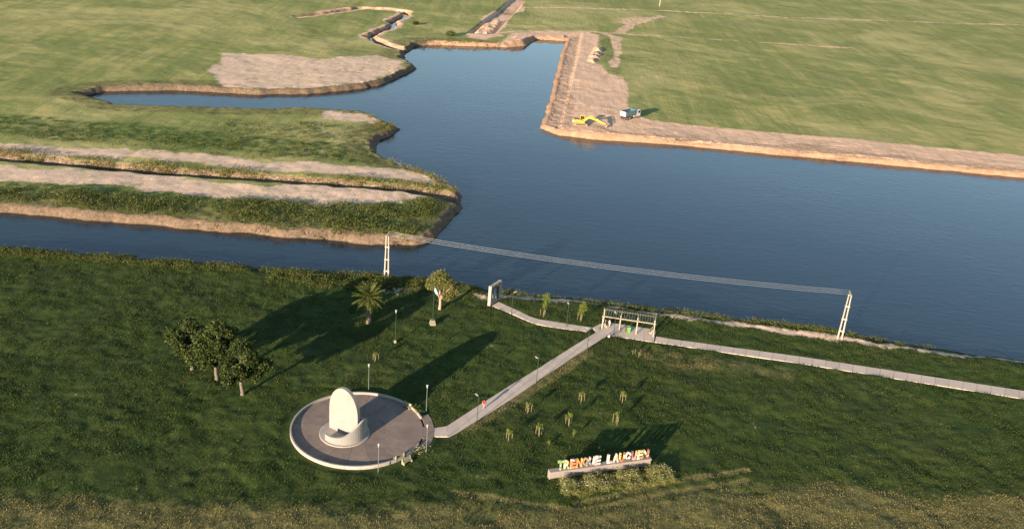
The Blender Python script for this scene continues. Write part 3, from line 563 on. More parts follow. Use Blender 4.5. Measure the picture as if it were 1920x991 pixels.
def letter_mesh(ch):
    if ch in lcache: return lcache[ch]
    cu = bpy.data.curves.new('letter', 'FONT'); cu.body = ch; cu.extrude = .14; cu.offset = .04; cu.resolution_u = 5; o = bpy.data.objects.new('tmp', cu); COL.objects.link(o)
    dg = bpy.context.evaluated_depsgraph_get(); me_ = bpy.data.meshes.new_from_object(o.evaluated_get(dg)); bpy.data.objects.remove(o); bpy.data.curves.remove(cu)
    v = np.array([p.co for p in me_.vertices]); lo, hi = v.min(0), v.max(0); v = (v-lo)/(hi-lo); 
    qt = 0.0
    v = np.stack([(v[:,0]-.5)*.97, (v[:,2]-.5)*-.26, v[:,1]*1.6 - (.2 if ch == 'Q' else 0)], 1); me_.vertices.foreach_set('co', v.astype(np.float32).ravel()); me_.update(); lcache[ch] = me_; return me_
LX0, LX1 = 1.75, SL-.95
for i, (ch, cols) in enumerate(LET):
    if ch == ' ': continue
    me_ = letter_mesh(ch).copy(); me_.materials.clear(); me_.materials.append(letter_mat(i, cols, 0)); o = bpy.data.objects.new('letter', me_); COL.objects.link(o); o.parent = t
    o.location = (LX0 + (LX1-LX0)*i/(len(LET)-1), .22, PHT+.02 + (.18 if ch == 'Q' else 0))

# ------------------------------------------------------------------ leaf helpers
def leaf_quads(c, size, up=.3, asp=.55):
    """c (n,3) centres -> quads, one small island each"""
    c = np.asarray(c); n = len(c); d = rng.normal(size=(n, 3)); d[:,2] = d[:,2]*.8 + up; d /= np.linalg.norm(d, axis=1)[:,None]
    w = np.cross(d, rng.normal(size=(n, 3))); w /= np.linalg.norm(w, axis=1)[:,None]+1e-9; s = size*(.6+.8*rng.random(n))[:,None]
    a = c - d*s*.5; b = c + d*s*.5; k = w*s*asp*.5; mid_ = c + np.cross(d, w)*s*.12
    v = np.stack([a, mid_+k, b, mid_-k], 1).reshape(-1, 3); f = np.arange(4*n).reshape(n, 4); return v, f
def shell_pts(n, cc, rr, inner=.55):
    p = rng.normal(size=(n, 3)); p /= np.linalg.norm(p, axis=1)[:,None]; p *= (inner + (1-inner)*rng.random(n)**.6)[:,None]; return p*np.asarray(rr) + np.asarray(cc)
def leaf_obj(name, pts, size, mat, parent=None, up=.3, asp=.55):
    v, f = leaf_quads(pts, size, up, asp); o = bpy.data.objects.new(name, raw_mesh(name, v, f, mat)); COL.objects.link(o); o.parent = parent; return o
def blades(px, py, pz, h, w, lean=.35):
    n = len(px); a = rng.random(n)*2*np.pi; hh = h*(.55+.9*rng.random(n)); ww = w*(.7+.6*rng.random(n)); la = rng.random(n)*2*np.pi; ll = lean*hh*rng.random(n)
    b = np.stack([px, py, pz], 1); k = np.stack([np.cos(a)*ww/2, np.sin(a)*ww/2, np.zeros(n)], 1); tip = b + np.stack([np.cos(la)*ll, np.sin(la)*ll, hh], 1)
    v = np.stack([b-k, b+k, tip], 1).reshape(-1, 3); return v, np.arange(3*n).reshape(n, 3)

# ------------------------------------------------------------------ trees
def wander(a, b, n, amp):
    a, b = Vector(a), Vector(b); return [a.lerp(b, i/n) + Vector((random.gauss(0, amp), random.gauss(0, amp), random.gauss(0, amp*.5)))*(0 if i in (0, n) else 1) for i in range(n+1)]
def tree(name, loc, label, cat, H_, lobes, trunk_r, fork, nleaf, lsize, lmat, bark, bare=(), group=None, twigs=3):
    t = empty(name, loc, 0, label, cat, group); mb = MB(); top = Vector((random.uniform(-.2, .2)*H_*.1, 0, fork))
    mb.tube([(0,0,-.2), (0,0,.12*fork), *wander((0,0,.2*fork), top, 3, trunk_r*.35)[0:]], [trunk_r*1.5, trunk_r*1.1, trunk_r, trunk_r*.95, trunk_r*.9, trunk_r*.85], 9); mb.build('trunk', bark, t, smooth=True)
    P = []
    for (c, r) in lobes:
        mb = MB(); w = wander(top - Vector((0, 0, .15)), c, 4, H_*.018); mb.tube(w, [trunk_r*.62, trunk_r*.5, trunk_r*.36, trunk_r*.24, trunk_r*.12], 6)
        for _ in range(twigs*2):
            s_ = w[random.choice((2, 3, 4))]; e_ = Vector(c) + Vector(shell_pts(1, (0,0,0), r, .75)[0]); mb.tube(wander(s_, e_, 3, H_*.012), [trunk_r*.17, trunk_r*.12, trunk_r*.08, trunk_r*.03], 4)
        mb.build('limb', bark, t, smooth=True)
        n = int(nleaf*(r[0]*r[1]*r[2])**.66); nc = max(4, n//22); cen = shell_pts(nc, c, r, .45)
        P.append(np.repeat(cen, 22, 0) + rng.normal(size=(nc*22, 3))*min(r)*.16)
    for (a, b) in bare:
        mb = MB(); w = wander(a, b, 4, H_*.012); mb.tube(w, [trunk_r*.35, trunk_r*.26, trunk_r*.18, trunk_r*.1, trunk_r*.03], 5)
        for _ in range(9):
            s_ = w[random.choice((2, 3, 4))]; e_ = s_ + (Vector(b)-Vector(a))*random.uniform(.15, .4) + Vector((random.gauss(0, .4), random.gauss(0, .4), random.gauss(0, .4))); mb.tube([s_, s_.lerp(e_, .5)+Vector((0, 0, .06)), e_], [.03, .022, .01], 4)
        mb.build('bare_branch', bark, t, smooth=True)
    leaf_obj('crown', np.vstack(P), lsize, lmat, t); return t
tree('park_tree', on(824.5, 580), 'gnarled tree with pinkish trunk, olive crown and bare twigs behind the flagpole', 'tree', 7.6,
     [((-1.6,.1,5.5), (1.5,1.5,1.2)), ((-.2,.3,7.1), (1.8,1.6,1.1)), ((.9,.5,5.9), (1.5,1.5,1.2)), ((2.6,.2,5.0), (1.3,1.4,1.1)), ((1.5,-.2,3.5), (1.2,1.2,.9)), ((-.5,.5,5.6), (1.3,1.4,1.0))], .30, 2.5, 2600, .27, M['leaf_olive'], M['bark'],
     bare=(((.1,0,2.7), (2.9,-.6,4.2)), ((.2,0,3.0), (2.2,-.9,5.5)), ((0,0,3.0), (3.2,.2,3.4)), ((0,0,3), (1.3,-1.1,4.8))))
# grove out to the side whose shade falls across the lawn by the palm
for i, (wx, wy, h, lab) in enumerate([(-43.2,137.4,10.6,'broad dark park tree of the grove nearest the monument'), (-48.8,141.4,11.8,'tall dark park tree standing in the middle of the grove'), (-54.0,144.2,10.0,'broad dark park tree of the grove furthest from the monument')]):
    s = h/10.0; lob = [((random.gauss(0, .3), random.gauss(0, .3), 8.6*s), (1.5, 1.4, 1.2))]
    for k in range(9): a_ = k*2.4 + i; rr = random.uniform(1.5, 3.6); lob.append(((rr*math.cos(a_), rr*math.sin(a_), s*random.uniform(4.2, 8.2) - rr*.25), tuple(random.uniform(1.1, 1.8) for _ in range(3))))
    tree('park_tree', (wx, wy, float(samp(Z2, wx, wy)[0])), lab, 'tree', h, lob, .30, 2.6*s, 900, .38, M['leaf_dark'], M['palm_bark'], group='grove beside the lawn')
# palm
def frond_mesh(L, droop):
    mb = MB(); pts = []; n = 12
    for i in range(n+1):
        u = i/n; pts.append(Vector((L*(u - .12*u*u*droop), 0, L*(.32*u - droop*.62*u*u))))
    mb.tube(pts, [.045*(1-.8*i/n)+.006 for i in range(n+1)], 4)
    for i in range(2, 34):
        u = i/34; k = min(int(u*n), n-1); p = pts[k].lerp(pts[k+1], u*n-k); tg = (pts[k+1]-pts[k]).normalized(); ll = .75*math.sin(math.pi*min(1, u*.9+.12))**.7 + .06
        for s in (-1, 1):
            d = (tg*.55 + Vector((0, s, 0))*.8 + Vector((0, 0, -.22 - .25*random.random()))).normalized(); e = p + d*ll; w = tg*.05; mb.add([p-w, p+w, e], [(0, 1, 2)])
    return mb
def palm(loc, rz, label):
    t = empty('palm_tree', loc, rz, label, 'palm'); mb = MB(); prof = []
    for i in range(15): z_ = i/14*5.1; prof.append((.50*(1.25 - .25*min(1, z_/.6)) - .06*z_/5.1 + (.03 if i % 2 else 0), z_-.15))
    mb.lathe(prof, 14); mb.build('trunk', M['palm_bark'], t, smooth=True)
    mb = MB(); mb.lathe([(.42, 4.8), (.66, 5.1), (.58, 5.5), (.2, 5.9)], 12); mb.build('crown_shaft', M['palm_bark'], t, smooth=True)
    fm = [frond_mesh(3.9, .75).mesh('frond', M['palm_leaf']), frond_mesh(3.6, .45).mesh('frond', M['palm_leaf']), frond_mesh(3.4, 1.1).mesh('frond', M['palm_leaf'])]
    N = 46
    for k in range(N):
        u = k/N; el = math.radians(72 - 105*u**.85); o = bpy.data.objects.new('frond', fm[1 if u < .4 else (0 if u < .8 else 2)]); COL.objects.link(o); o.parent = t
        o.location = (0, 0, 5.6 - .4*u); o.rotation_euler = (0, -el + math.radians(10), k*2.39996 + random.uniform(-.15, .15)); o.scale = (random.uniform(.9, 1.08),)*3
palm(on(691, 606), .4, 'short thick-trunked feather palm with arching fronds near the plaza lawn')
# saplings
def sapling(loc, rz, label, h, cr, nst, group, sh=1.65, name='staked_sapling', lean=0, leaves=240):
    t = empty(name, loc, rz, label, 'sapling', group)
    mb = MB(); mb.tube(wander((0,0,-.1), (lean,0,h*.8), 4, .03), [.035,.03,.025,.018,.01], 6); mb.build('trunk', M['bark'], t)
    for k in range(nst):
        a = 2*math.pi*k/nst + .5; r_ = .55; tx, ty = random.uniform(-.07, .07), random.uniform(-.07, .07); mb = MB(); mb.tube([(r_*math.cos(a), r_*math.sin(a), -.15), (r_*math.cos(a)+tx, r_*math.sin(a)+ty, sh*random.uniform(.9, 1.12))], .032, 6); mb.build('stake', M['stake'], t)
    nc = max(5, leaves//14); cen = shell_pts(nc, (lean*.9, 0, h*.72), (cr, cr, h*.27), .2); P = np.repeat(cen, 14, 0) + rng.normal(size=(nc*14, 3))*.1
    leaf_obj('foliage', P, .19, M['leaf_young'], t); return t
for p, lab in [((990,772), 'staked sapling on the lawn closest to the runner and the straight path'), ((1090,752), 'staked leafy sapling on the lawn, the closest of its row to the gate path'), ((1167,752), 'staked sapling on the lawn furthest from the plaza in its row'), ((1066,795), 'staked sapling in the middle of the lawn group, above the small unstaked one'), ((1155,792), 'staked sapling on the lawn at the edge of the shadow of the town sign'), ((1010,815), 'staked sapling with sparse leaves on the lawn beside the tiny unstaked one'), ((954,824), 'staked sapling on the lawn closest to the round plaza')]:
    sapling(on(*p), random.uniform(-.3, .3), lab, random.uniform(1.9, 2.3), .45, 3, 'staked saplings on the lawn')
sapling(on(1075, 818), 0, 'small bright sapling without stakes on the lawn, the taller of two', 1.2, .2, 0, None, name='small_sapling', leaves=110); sapling(on(1029, 833), 0, 'tiny bright sapling without stakes on the lawn, the shorter of two', .8, .2, 0, None, name='small_sapling', leaves=70)
sapling(on(704, 675), 0, 'leaning sapling with three thin stakes in a bare patch near the tall green lantern post', 1.7, .35, 3, None, 1.3, leaves=130)
sapling(on(1186, 664), 0, 'leafless stick of a sapling with stakes on the dry grass below the pergola', 1.0, .15, 1, None, 1.1, leaves=28); sapling(on(1199, 668), .6, 'small sapling between two leaning stakes on the dry grass below the pergola', 1.0, .2, 2, None, 1.0, leaves=70)
for p, lab, h in (((1018,592), 'yellow-green young tree with stakes beside the gate path, the one nearer the arch', 5.0), ((1087,601), 'yellow-green young tree with stakes beside the gate path, the one nearer the pergola', 4.4)):
    t = sapling(on(*p), .3, lab, h, .0, 3, 'young trees beside the gate path', 1.3, 'young_tree', .35, 14); bpy.data.objects.remove([c for c in t.children if c.name.startswith('foliage')][0])
    for (c, r) in (((.35,0,h*.75), (.75,.7,h*.2)), ((.1,.1,h*.5), (.65,.6,h*.16)), ((.6,0,h*.92), (.4,.4,h*.12))): pass
    cen = np.vstack([shell_pts(40, (.35,0,h*.72), (.9,.85,h*.22), .2), shell_pts(22, (.1,.1,h*.45), (.6,.6,h*.14), .2), shell_pts(8, (.55,0,h*.92), (.35,.35,h*.1), .2)]); leaf_obj('crown', np.repeat(cen, 20, 0) + rng.normal(size=(len(cen)*20, 3))*.15, .17, M['leaf_young'], t)
# plants at the plaza opening
def clump(px, py, rx, ry, h, n, mat, label, name='kerb_plant', flowers=0):
    p = on(px, py); t = empty(name, p, 0, label, 'plant'); P = rng.normal(size=(n, 3))*np.array([rx*.5, ry*.5, h*.25]) + np.array([0, 0, h*.45]); P[:,2] = np.abs(P[:,2])
    leaf_obj('foliage', P, .24, M[mat], t, .8, .3)
    if flowers: Q = P[rng.integers(0, n, flowers)] + np.array([0, 0, .12]); leaf_obj('flowers', Q, .12, M['petal'], t, .3, .9)
    mb = MB(); mb.tube([(0, 0, -.1), (.05, 0, h*.5)], [.06, .02], 5); mb.build('stem', M['bark'], t)
clump(776, 764, .8, .8, .7, 260, 'leaf_young', 'bright tufted plant outside the kerb between bench and lantern post'); clump(784, 773, .8, .8, .7, 260, 'leaf_young', 'bright tufted plant outside the kerb at the end of the wall'); clump(790, 843, .9, .8, .7, 260, 'hedge_leaf', 'pale flowering plant outside the kerb below the plaza opening', flowers=60); clump(781, 851, .8, .7, .6, 200, 'hedge_leaf', 'pale flowering plant outside the kerb above the outer bench', flowers=40)

# ------------------------------------------------------------------ flowering hedge before the sign
he = empty('flower_hedge', (sa_.x, sa_.y, 0), sr, 'shaggy hedge dotted with pale flowers in front of the town sign', 'hedge'); cl_ = []; 
for k in range(330):
    u = random.uniform(.9, SL+2.2); v = -random.uniform(1.5, 4.9); hh = (.82 if v > -3.4 else .55)*random.uniform(.7, 1.25)*(1.25 if (u % 5.2) < 3.3 else .65); cl_.append((u, v, hh))
P = np.vstack([np.stack([u + rng.normal(size=105)*.32, v + rng.normal(size=105)*.32, hh*(.1 + .95*rng.random(105)**.7)], 1) for (u, v, hh) in cl_]); P = P[(P[:,1] < -.12) | (P[:,0] > SL+.3)]; leaf_obj('foliage', P, .155, M['hedge_leaf'], he, .6, .45)
Q = P[P[:,2] > .42]; Q = Q[rng.random(len(Q)) < .13] + np.array([0, 0, .08]); o = leaf_obj('flowers', Q, .10, M['petal'], he, .2, .9); o['kind'] = 'stuff'

# ------------------------------------------------------------------ grasses and weeds
def scatter(poly, n):
    P = gl(poly); lo, hi = P.min(0), P.max(0); q = rng.random((int(n*2.5), 2))*(hi-lo)+lo; q = q[sdf(q[:,0], q[:,1], P, 200.) > 0]; return q[:n, 0], q[:n, 1]
qx = (rng.random(680000)-.5)*2*120; qy = 100 + rng.random(680000)*94; k = (np.abs(qx) < .62*qy+6) & (samp(PM, qx, qy) < .6) & (samp(DL, qx, qy) > 2) & (np.hypot(qx-cx, qy-cy) > 12.4); qx, qy = qx[k], qy[k]
pt = vn(qx, qy, 2.2, 91) + .6*vn(qx, qy, .8, 93) + .6*fbm(qx, qy, 14, 97); bare = samp(SND, qx, qy); k = (rng.random(len(qx)) < .50 + pt*1.0) & (bare < .45); qx, qy, pt = qx[k], qy[k], pt[k]; dryk = samp(DRY, qx, qy) + .45*vn(qx, qy, 3, 95) > .55
for sel, nm, mt, hh in ((~dryk, 'lawn_grass', 'blade', .22), (dryk, 'dry_grass', 'blade_dry', .22)):
    ax, ay = qx[sel], qy[sel]; v, f = blades(ax, ay, samp(Z2, ax, ay)-.02, hh, .10, .7); v = v; o = bpy.data.objects.new(nm, raw_mesh(nm, v, f, M[mt])); COL.objects.link(o)
    tag(o, {'lawn_grass': 'green tufted grass of the park lawn', 'dry_grass': 'dry straw-coloured grass at the edge of the lawn'}[nm], 'grass', kind='stuff')
def weeds(name, label, polys, mat, h, lsize, nl=26, up=.8, spread=.35, minland=.3, asp=.4):
    V = []
    for poly, n in polys:
        ax, ay = scatter(poly, n); kk = (samp(DL, ax, ay) > minland) & (samp(PM, ax, ay) < .2); ax, ay = ax[kk], ay[kk]; az = samp(Z2, ax, ay); pn = vn(ax, ay, 6, 301) + .5*vn(ax, ay, 2.5, 303); kk = rng.random(len(ax)) < .6 + 1.3*pn; ax, ay, az, pn = ax[kk], ay[kk], az[kk], pn[kk]; hh = h*(.45+.7*rng.random(len(ax)))*(1.0+1.1*pn)
        b = np.repeat(np.stack([ax, ay, az], 1), nl, 0); H2 = np.repeat(hh, nl); q_ = rng.normal(size=(len(b), 3))*spread; q_[:,2] = H2*rng.random(len(b))**.8; V.append(b + q_)
    V = np.vstack(V); o = leaf_obj(name, V, lsize, M[mat], None, up, asp); tag(o, label, 'plants', kind='stuff'); return o
weeds('shore_weeds', 'leafy weeds and low bushes along the near shore', [([(-300,440),(0,461),(300,483),(560,502),(678,510),(760,512),(850,524),(905,535),(900,548),(840,538),(760,524),(678,524),(300,500),(-300,458)], 2600), ([(935,540),(1050,550),(1110,556),(1170,565),(1241,575),(1500,604),(1750,645),(1750,655),(1500,614),(1241,583),(1170,572),(1110,563),(1050,557),(940,548)], 1500), ([(678,520),(760,520),(840,535),(800,545),(720,540),(678,545),(500,530),(500,515)], 500)], 'leaf_weed', .95, .27, 34, .8, .5)
weeds('spit_weeds', 'dense green weeds covering the low spit across the channel', [([(678,384),(740,384),(790,374),(832,382),(808,434),(780,446),(678,444),(300,417),(0,391),(-300,364),(-300,330),(300,370)], 4200), ([(678,234),(735,240),(700,262),(678,268),(400,250),(400,225)], 420), ([(-300,200),(400,254),(678,274),(724,302),(690,308),(400,292),(-300,225)], 700)], 'leaf_weed', 1.0, .36, 22, .8, .6, 3.0)
weeds('golden_grass', 'tall golden grass along the ditches and banks', [([(-300,254),(300,308),(678,336),(760,343),(830,352),(826,361),(760,353),(678,345),(300,315),(-300,264)], 1500), ([(678,438),(760,441),(800,444),(795,453),(740,452),(678,449),(300,420),(0,395),(-300,368),(-300,360),(300,411)], 1300), ([(785,76),(850,78),(950,81),(948,86),(850,83),(790,83)], 420), ([(690,214),(746,238),(740,248),(705,240)], 160), ([(730,297),(800,325),(862,354),(855,362),(800,334),(730,307)], 350)], 'reed', 1.1, .6, 12, 1.6, .5, .2, .22)
for p, r_, lab in (((845,68), 2.2, 'round dark green bush on the pasture near the far bank'), ((780,46), 1.4, 'small dark bush on the pasture beside the creek')):
    q = on(*p); t = empty('field_bush', q, 0, lab, 'bush'); leaf_obj('foliage', shell_pts(500, (0,0,r_*.6), (r_*1.2, r_, r_*.7), .3), .5, M['leaf_dark'], t); mb = MB(); mb.tube([(0,0,-.2), (.1,0,r_*.6)], [.12,.05], 6); mb.build('stem', M['bark'], t)
t = empty('field_post', on(1236.5, 12), 0, 'pale concrete post standing in the far pasture beside the track', 'post'); mb = MB(); mb.box((0,0,2.3), (.45,.45,4.8), taper=.8); mb.build('shaft', M['cast'], t); mb = MB(); mb.box((0,0,4.75), (.6,.6,.12)); mb.build('cap', M['cast'], t)

# ------------------------------------------------------------------ excavator
YEL = paint('yellow_paint', (.60, .36, .02), .4, .25); DRK = paint('black_steel', (.035, .033, .032), .5, .4); MUD = paint('muddy_steel', (.22, .15, .10), .8, .5); GLS = solid('dark_glass', (.02, .025, .03), .08, 0, .1); CRM = paint('cream_panel', (.45, .38, .28), .5, .3)
e0 = g(1088.5, 235); ex = empty('excavator', (e0.x, e0.y, float(samp(Z2, e0.x, e0.y)[0])+.02), math.radians(-2), 'yellow tracked excavator with its boom stretched over the bank of dug earth', 'excavator')
for s in (-1, 1):
    tk = empty('track', (0, s*1.2, 0)); tk.parent = ex; mb = MB(); prof = [(-2.0, .02), (2.0, .02), (2.3, .2), (2.42, .48), (2.3, .78), (2.0, .94), (-2.0, .94), (-2.3, .78), (-2.42, .48), (-2.3, .2)]; mb.prism(prof, -.3, .3, 'y'); mb.build('track_belt', MUD, tk, bev=.02)
    mb = MB(); mb.box((0, 0, .48), (3.4, .66, .5)); mb.build('track_frame', DRK, tk)
    for k in range(14): mb = MB(); mb.box((-1.95 + .3*k, 0, .96), (.2, .62, .05)); mb.build('track_shoe', MUD, tk)
mb = MB(); mb.box((0, 0, .62), (2.0, 1.9, .4)); mb.tube([(0,0,.8), (0,0,1.1)], .75, 20); mb.build('undercarriage', DRK, ex)
mb = MB(); mb.prism([(-2.55, 1.1), (1.35, 1.1), (1.35, 1.5), (.2, 1.95), (-1.2, 2.05), (-2.45, 1.95)], -1.35, 1.35, 'y'); mb.build('upper_body', YEL, ex, bev=.06)
mb = MB(); mb.prism([(-3.0, 1.15), (-2.57, 1.08), (-2.5, 2.0), (-2.85, 1.95)], -1.35, 1.35, 'y'); mb.build('counterweight', CRM, ex, bev=.08)
mb = MB(); mb.box((-1.5, .2, 2.1), (1.6, 1.5, .16)); mb.build('engine_hood', DRK, ex, bev=.04); mb = MB(); mb.tube([(-1.9, -.5, 2.1), (-1.9, -.5, 2.65)], .07, 8); mb.build('exhaust', DRK, ex)
cb = empty('cab', (0, 0, 0)); cb.parent = ex; mb = MB(); yo = .85
for (ax, ay) in ((-.35, .4), (1.3, .4), (-.35, -.4), (1.3, -.4)): mb.bar((ax, yo+ay, 1.5), (ax-.12*(ax > 0), yo+ay, 3.1), .12)
mb.box((.42, yo, 3.15), (1.75, .98, .14)); mb.box((.47, yo, 1.72), (1.72, .95, .5)); mb.build('cab_frame', YEL, cb, bev=.02); mb = MB(); mb.prism([(-.3, 1.98), (1.25, 1.98), (1.14, 3.07), (-.3, 3.07)], yo-.38, yo+.38, 'y'); mb.build('window', GLS, cb)
def beam_poly(pts, w): # boom as a tapering box section
    return pts
mb = MB(); mb.prism([(.75, 1.35), (1.15, 1.4), (2.5, 2.5), (3.0, 2.62), (5.9, 1.85), (6.05, 2.2), (3.1, 3.3), (2.2, 3.1), (.7, 1.85)], -.28, .28, 'y'); mb.build('boom', YEL, ex, bev=.05)
mb = MB(); mb.prism([(5.1, 2.6), (5.6, 2.75), (6.3, 2.25), (8.75, 1.2), (8.5, .92), (5.75, 1.7)], -.2, .2, 'y'); mb.build('stick', YEL, ex, bev=.04)
mb = MB(); mb.prism([(8.45, 1.05), (8.95, 1.15), (9.35, .7), (9.2, .12), (8.7, .02), (8.25, .35), (8.45, .5), (8.8, .55)], -.6, .6, 'y'); mb.build('bucket', MUD, ex, bev=.03)
for k in range(5): mb = MB(); mb.prism([(8.28, .38), (8.2, .28), (8.0, .40)], -.55+.25*k, -.47+.25*k, 'y'); mb.build('bucket_tooth', DRK, ex)
for s in (-1, 1): mb = MB(); mb.tube([(1.3, s*.4, 1.4), (1.9, s*.4, 1.9), (1.95, s*.4, 1.94), (2.5, s*.4, 2.7)], [.11, .11, .06, .06], 8); mb.build('boom_cylinder', DRK, ex)
mb = MB(); mb.tube([(2.9, 0, 3.4), (4.2, 0, 3.2), (4.25, 0, 3.19), (5.3, 0, 2.76)], [.12, .12, .065, .065], 8); mb.build('stick_cylinder', YEL, ex); mb = MB(); mb.tube([(6.4, 0, 2.42), (7.6, 0, 1.95), (7.65, 0, 1.93), (8.9, 0, 1.42)], [.1, .1, .055, .055], 8); mb.build('bucket_cylinder', DRK, ex); mb = MB(); mb.bar((8.9, 0, 1.46), (9.15, 0, .9), .12); mb.build('bucket_link', DRK, ex)
for s in (-1, 1): mb = MB(); mb.tube([(1.2, s*1.3, 1.5), (1.2, s*1.3, 2.4), (-.6, s*1.3, 2.4), (-.6, s*1.3, 2.0)], .035, 6); mb.build('handrail', YEL, ex)

# ------------------------------------------------------------------ dump truck (local +x is forward)
BLU = paint('teal_paint', (.055, .105, .125), .4, .3); WHT = paint('white_paint', (.50, .48, .45), .4, .25); TYR = solid('tyre_rubber', (.03, .028, .026), .9, 0, .3); RIM = solid('wheel_rim', (.40, .36, .30), .5, .3, .2)
r0 = g(1181, 223); tk = empty('dump_truck', (r0.x, r0.y, float(samp(Z2, r0.x, r0.y)[0])+.02), math.radians(46), 'teal ribbed dump truck with white cab and white tailgate on the dug earth', 'truck'); tk.scale = (1.1, 1.1, 1.1)
mb = MB(); mb.box((-.1, .42, .92), (7.8, .14, .28)); mb.box((-.1, -.42, .92), (7.8, .14, .28)); 
for k in range(5): mb.box((-3.4+1.6*k, 0, .92), (.12, .7, .2))
mb.build('chassis', DRK, tk)
bd = empty('tipper_body', (0, 0, 0)); bd.parent = tk
mb = MB(); mb.box((-1.3, 0, 1.25), (5.3, 2.3, .14)); mb.build('floor', MUD, bd)
for s in (-1, 1):
    mb = MB(); mb.box((-1.3, s*1.2, 2.03), (5.3, .07, 1.45)); mb.build('side_wall', BLU, bd)
    for k in range(8): mb = MB(); mb.box((-3.85+.73*k, s*1.275, 2.0), (.14, .08, 1.44)); mb.build('rib', BLU, bd, bev=.01)
    mb = MB(); mb.box((-1.3, s*1.25, 2.8), (5.36, .2, .1)); mb.build('top_rail', BLU, bd)
mb = MB(); mb.box((-3.97, 0, 2.02), (.07, 2.34, 1.5)); mb.build('tailgate', WHT, bd, bev=.015)
mb = MB(); mb.box((1.36, 0, 2.1), (.07, 2.34, 1.6)); mb.build('headboard', BLU, bd); mb = MB(); mb.box((1.85, 0, 2.98), (1.05, 2.3, .08), M=Matrix.Rotation(-.12, 3, 'Y')); mb.build('cab_guard', BLU, bd)
cb = empty('cab', (0, 0, 0)); cb.parent = tk; mb = MB(); mb.prism([(1.75, .75), (3.72, .65), (3.78, 1.6), (3.55, 2.75), (3.3, 2.85), (1.75, 2.85)], -1.18, 1.18, 'y'); mb.build('cab_shell', WHT, cb, bev=.06)
mb = MB(); mb.prism([(3.775, 1.78), (3.80, 1.78), (3.63, 2.6), (3.60, 2.6)], -1.0, 1.0, 'y'); mb.build('windscreen', GLS, cb)
for s in (-1, 1):
    mb = MB(); mb.prism([(2.45, 1.75), (3.5, 1.7), (3.38, 2.5), (2.45, 2.55)], s*1.185-.012, s*1.185+.012, 'y'); mb.build('side_window', GLS, cb); mb = MB(); mb.box((3.6, s*1.4, 2.1), (.08, .2, .45)); mb.build('mirror', DRK, cb); mb = MB(); mb.box((3.77, s*.85, .95), (.06, .35, .2)); mb.build('headlight', M['lamp_glass'], cb)
mb = MB(); mb.box((3.72, 0, .6), (.22, 2.3, .32)); mb.build('bumper', BLU, cb, bev=.03)
def wheel(xx, yy, w):
    e = empty('wheel', (xx, yy, .52)); e.parent = tk; mb = MB(); mb.tube([(0, -w/2, 0), (0, -w/2+.05, 0), (0, w/2-.05, 0), (0, w/2, 0)], [.45, .52, .52, .45], 20); mb.build('tyre', TYR, e); mb = MB(); mb.tube([(0, -w/2-.01, 0), (0, w/2+.01, 0)], .28, 14); mb.build('rim', RIM, e)
for s in (-1, 1): wheel(2.75, s*1.0, .34); wheel(-1.75, s*.95, .55); wheel(-3.05, s*.95, .55)
mb = MB(); mb.tube([(.6, -.95, .85), (1.7, -.95, .85)], .3, 14); mb.build('fuel_tank', RIM, tk); mb = MB(); mb.box((-.2, 1.0, .75), (1.3, .06, .4)); mb.build('side_guard', DRK, tk)

# ------------------------------------------------------------------ people
SKIN = solid('skin', (.50, .29, .19), .6, 0, .06); HAIR = solid('dark_hair', (.03, .02, .015), .7, 0, .2); RED = solid('red_cloth', (.42, .012, .014), .8, 0, .1); WCL = solid('white_cloth_wear', (.50, .47, .43), .85, 0, .05); BEI = solid('beige_cloth', (.42, .32, .24), .85, 0, .08); SHOE = solid('dark_shoes', (.08, .07, .07), .7, 0, .1); GREY = solid('grey_cloth', (.30, .24, .20), .85, 0, .08)
def skinned(name, J, R, E_, mat, parent, root):
    ks = list(J); me_ = bpy.data.meshes.new(name); me_.from_pydata([J[k] for k in ks], [(ks.index(a), ks.index(b)) for a, b in E_], []); me_.materials.append(mat)
    o = bpy.data.objects.new(name, me_); COL.objects.link(o); o.parent = parent; sk = o.modifiers.new('skin', 'SKIN'); sk.use_smooth_shade = True
    for i, k in enumerate(ks): v = me_.skin_vertices[0].data[i]; r = R[k]; v.radius = (r, r) if not isinstance(r, tuple) else r; v.use_root = (k == root)
    ss = o.modifiers.new('smooth', 'SUBSURF'); ss.levels = 2; ss.render_levels = 2; return o
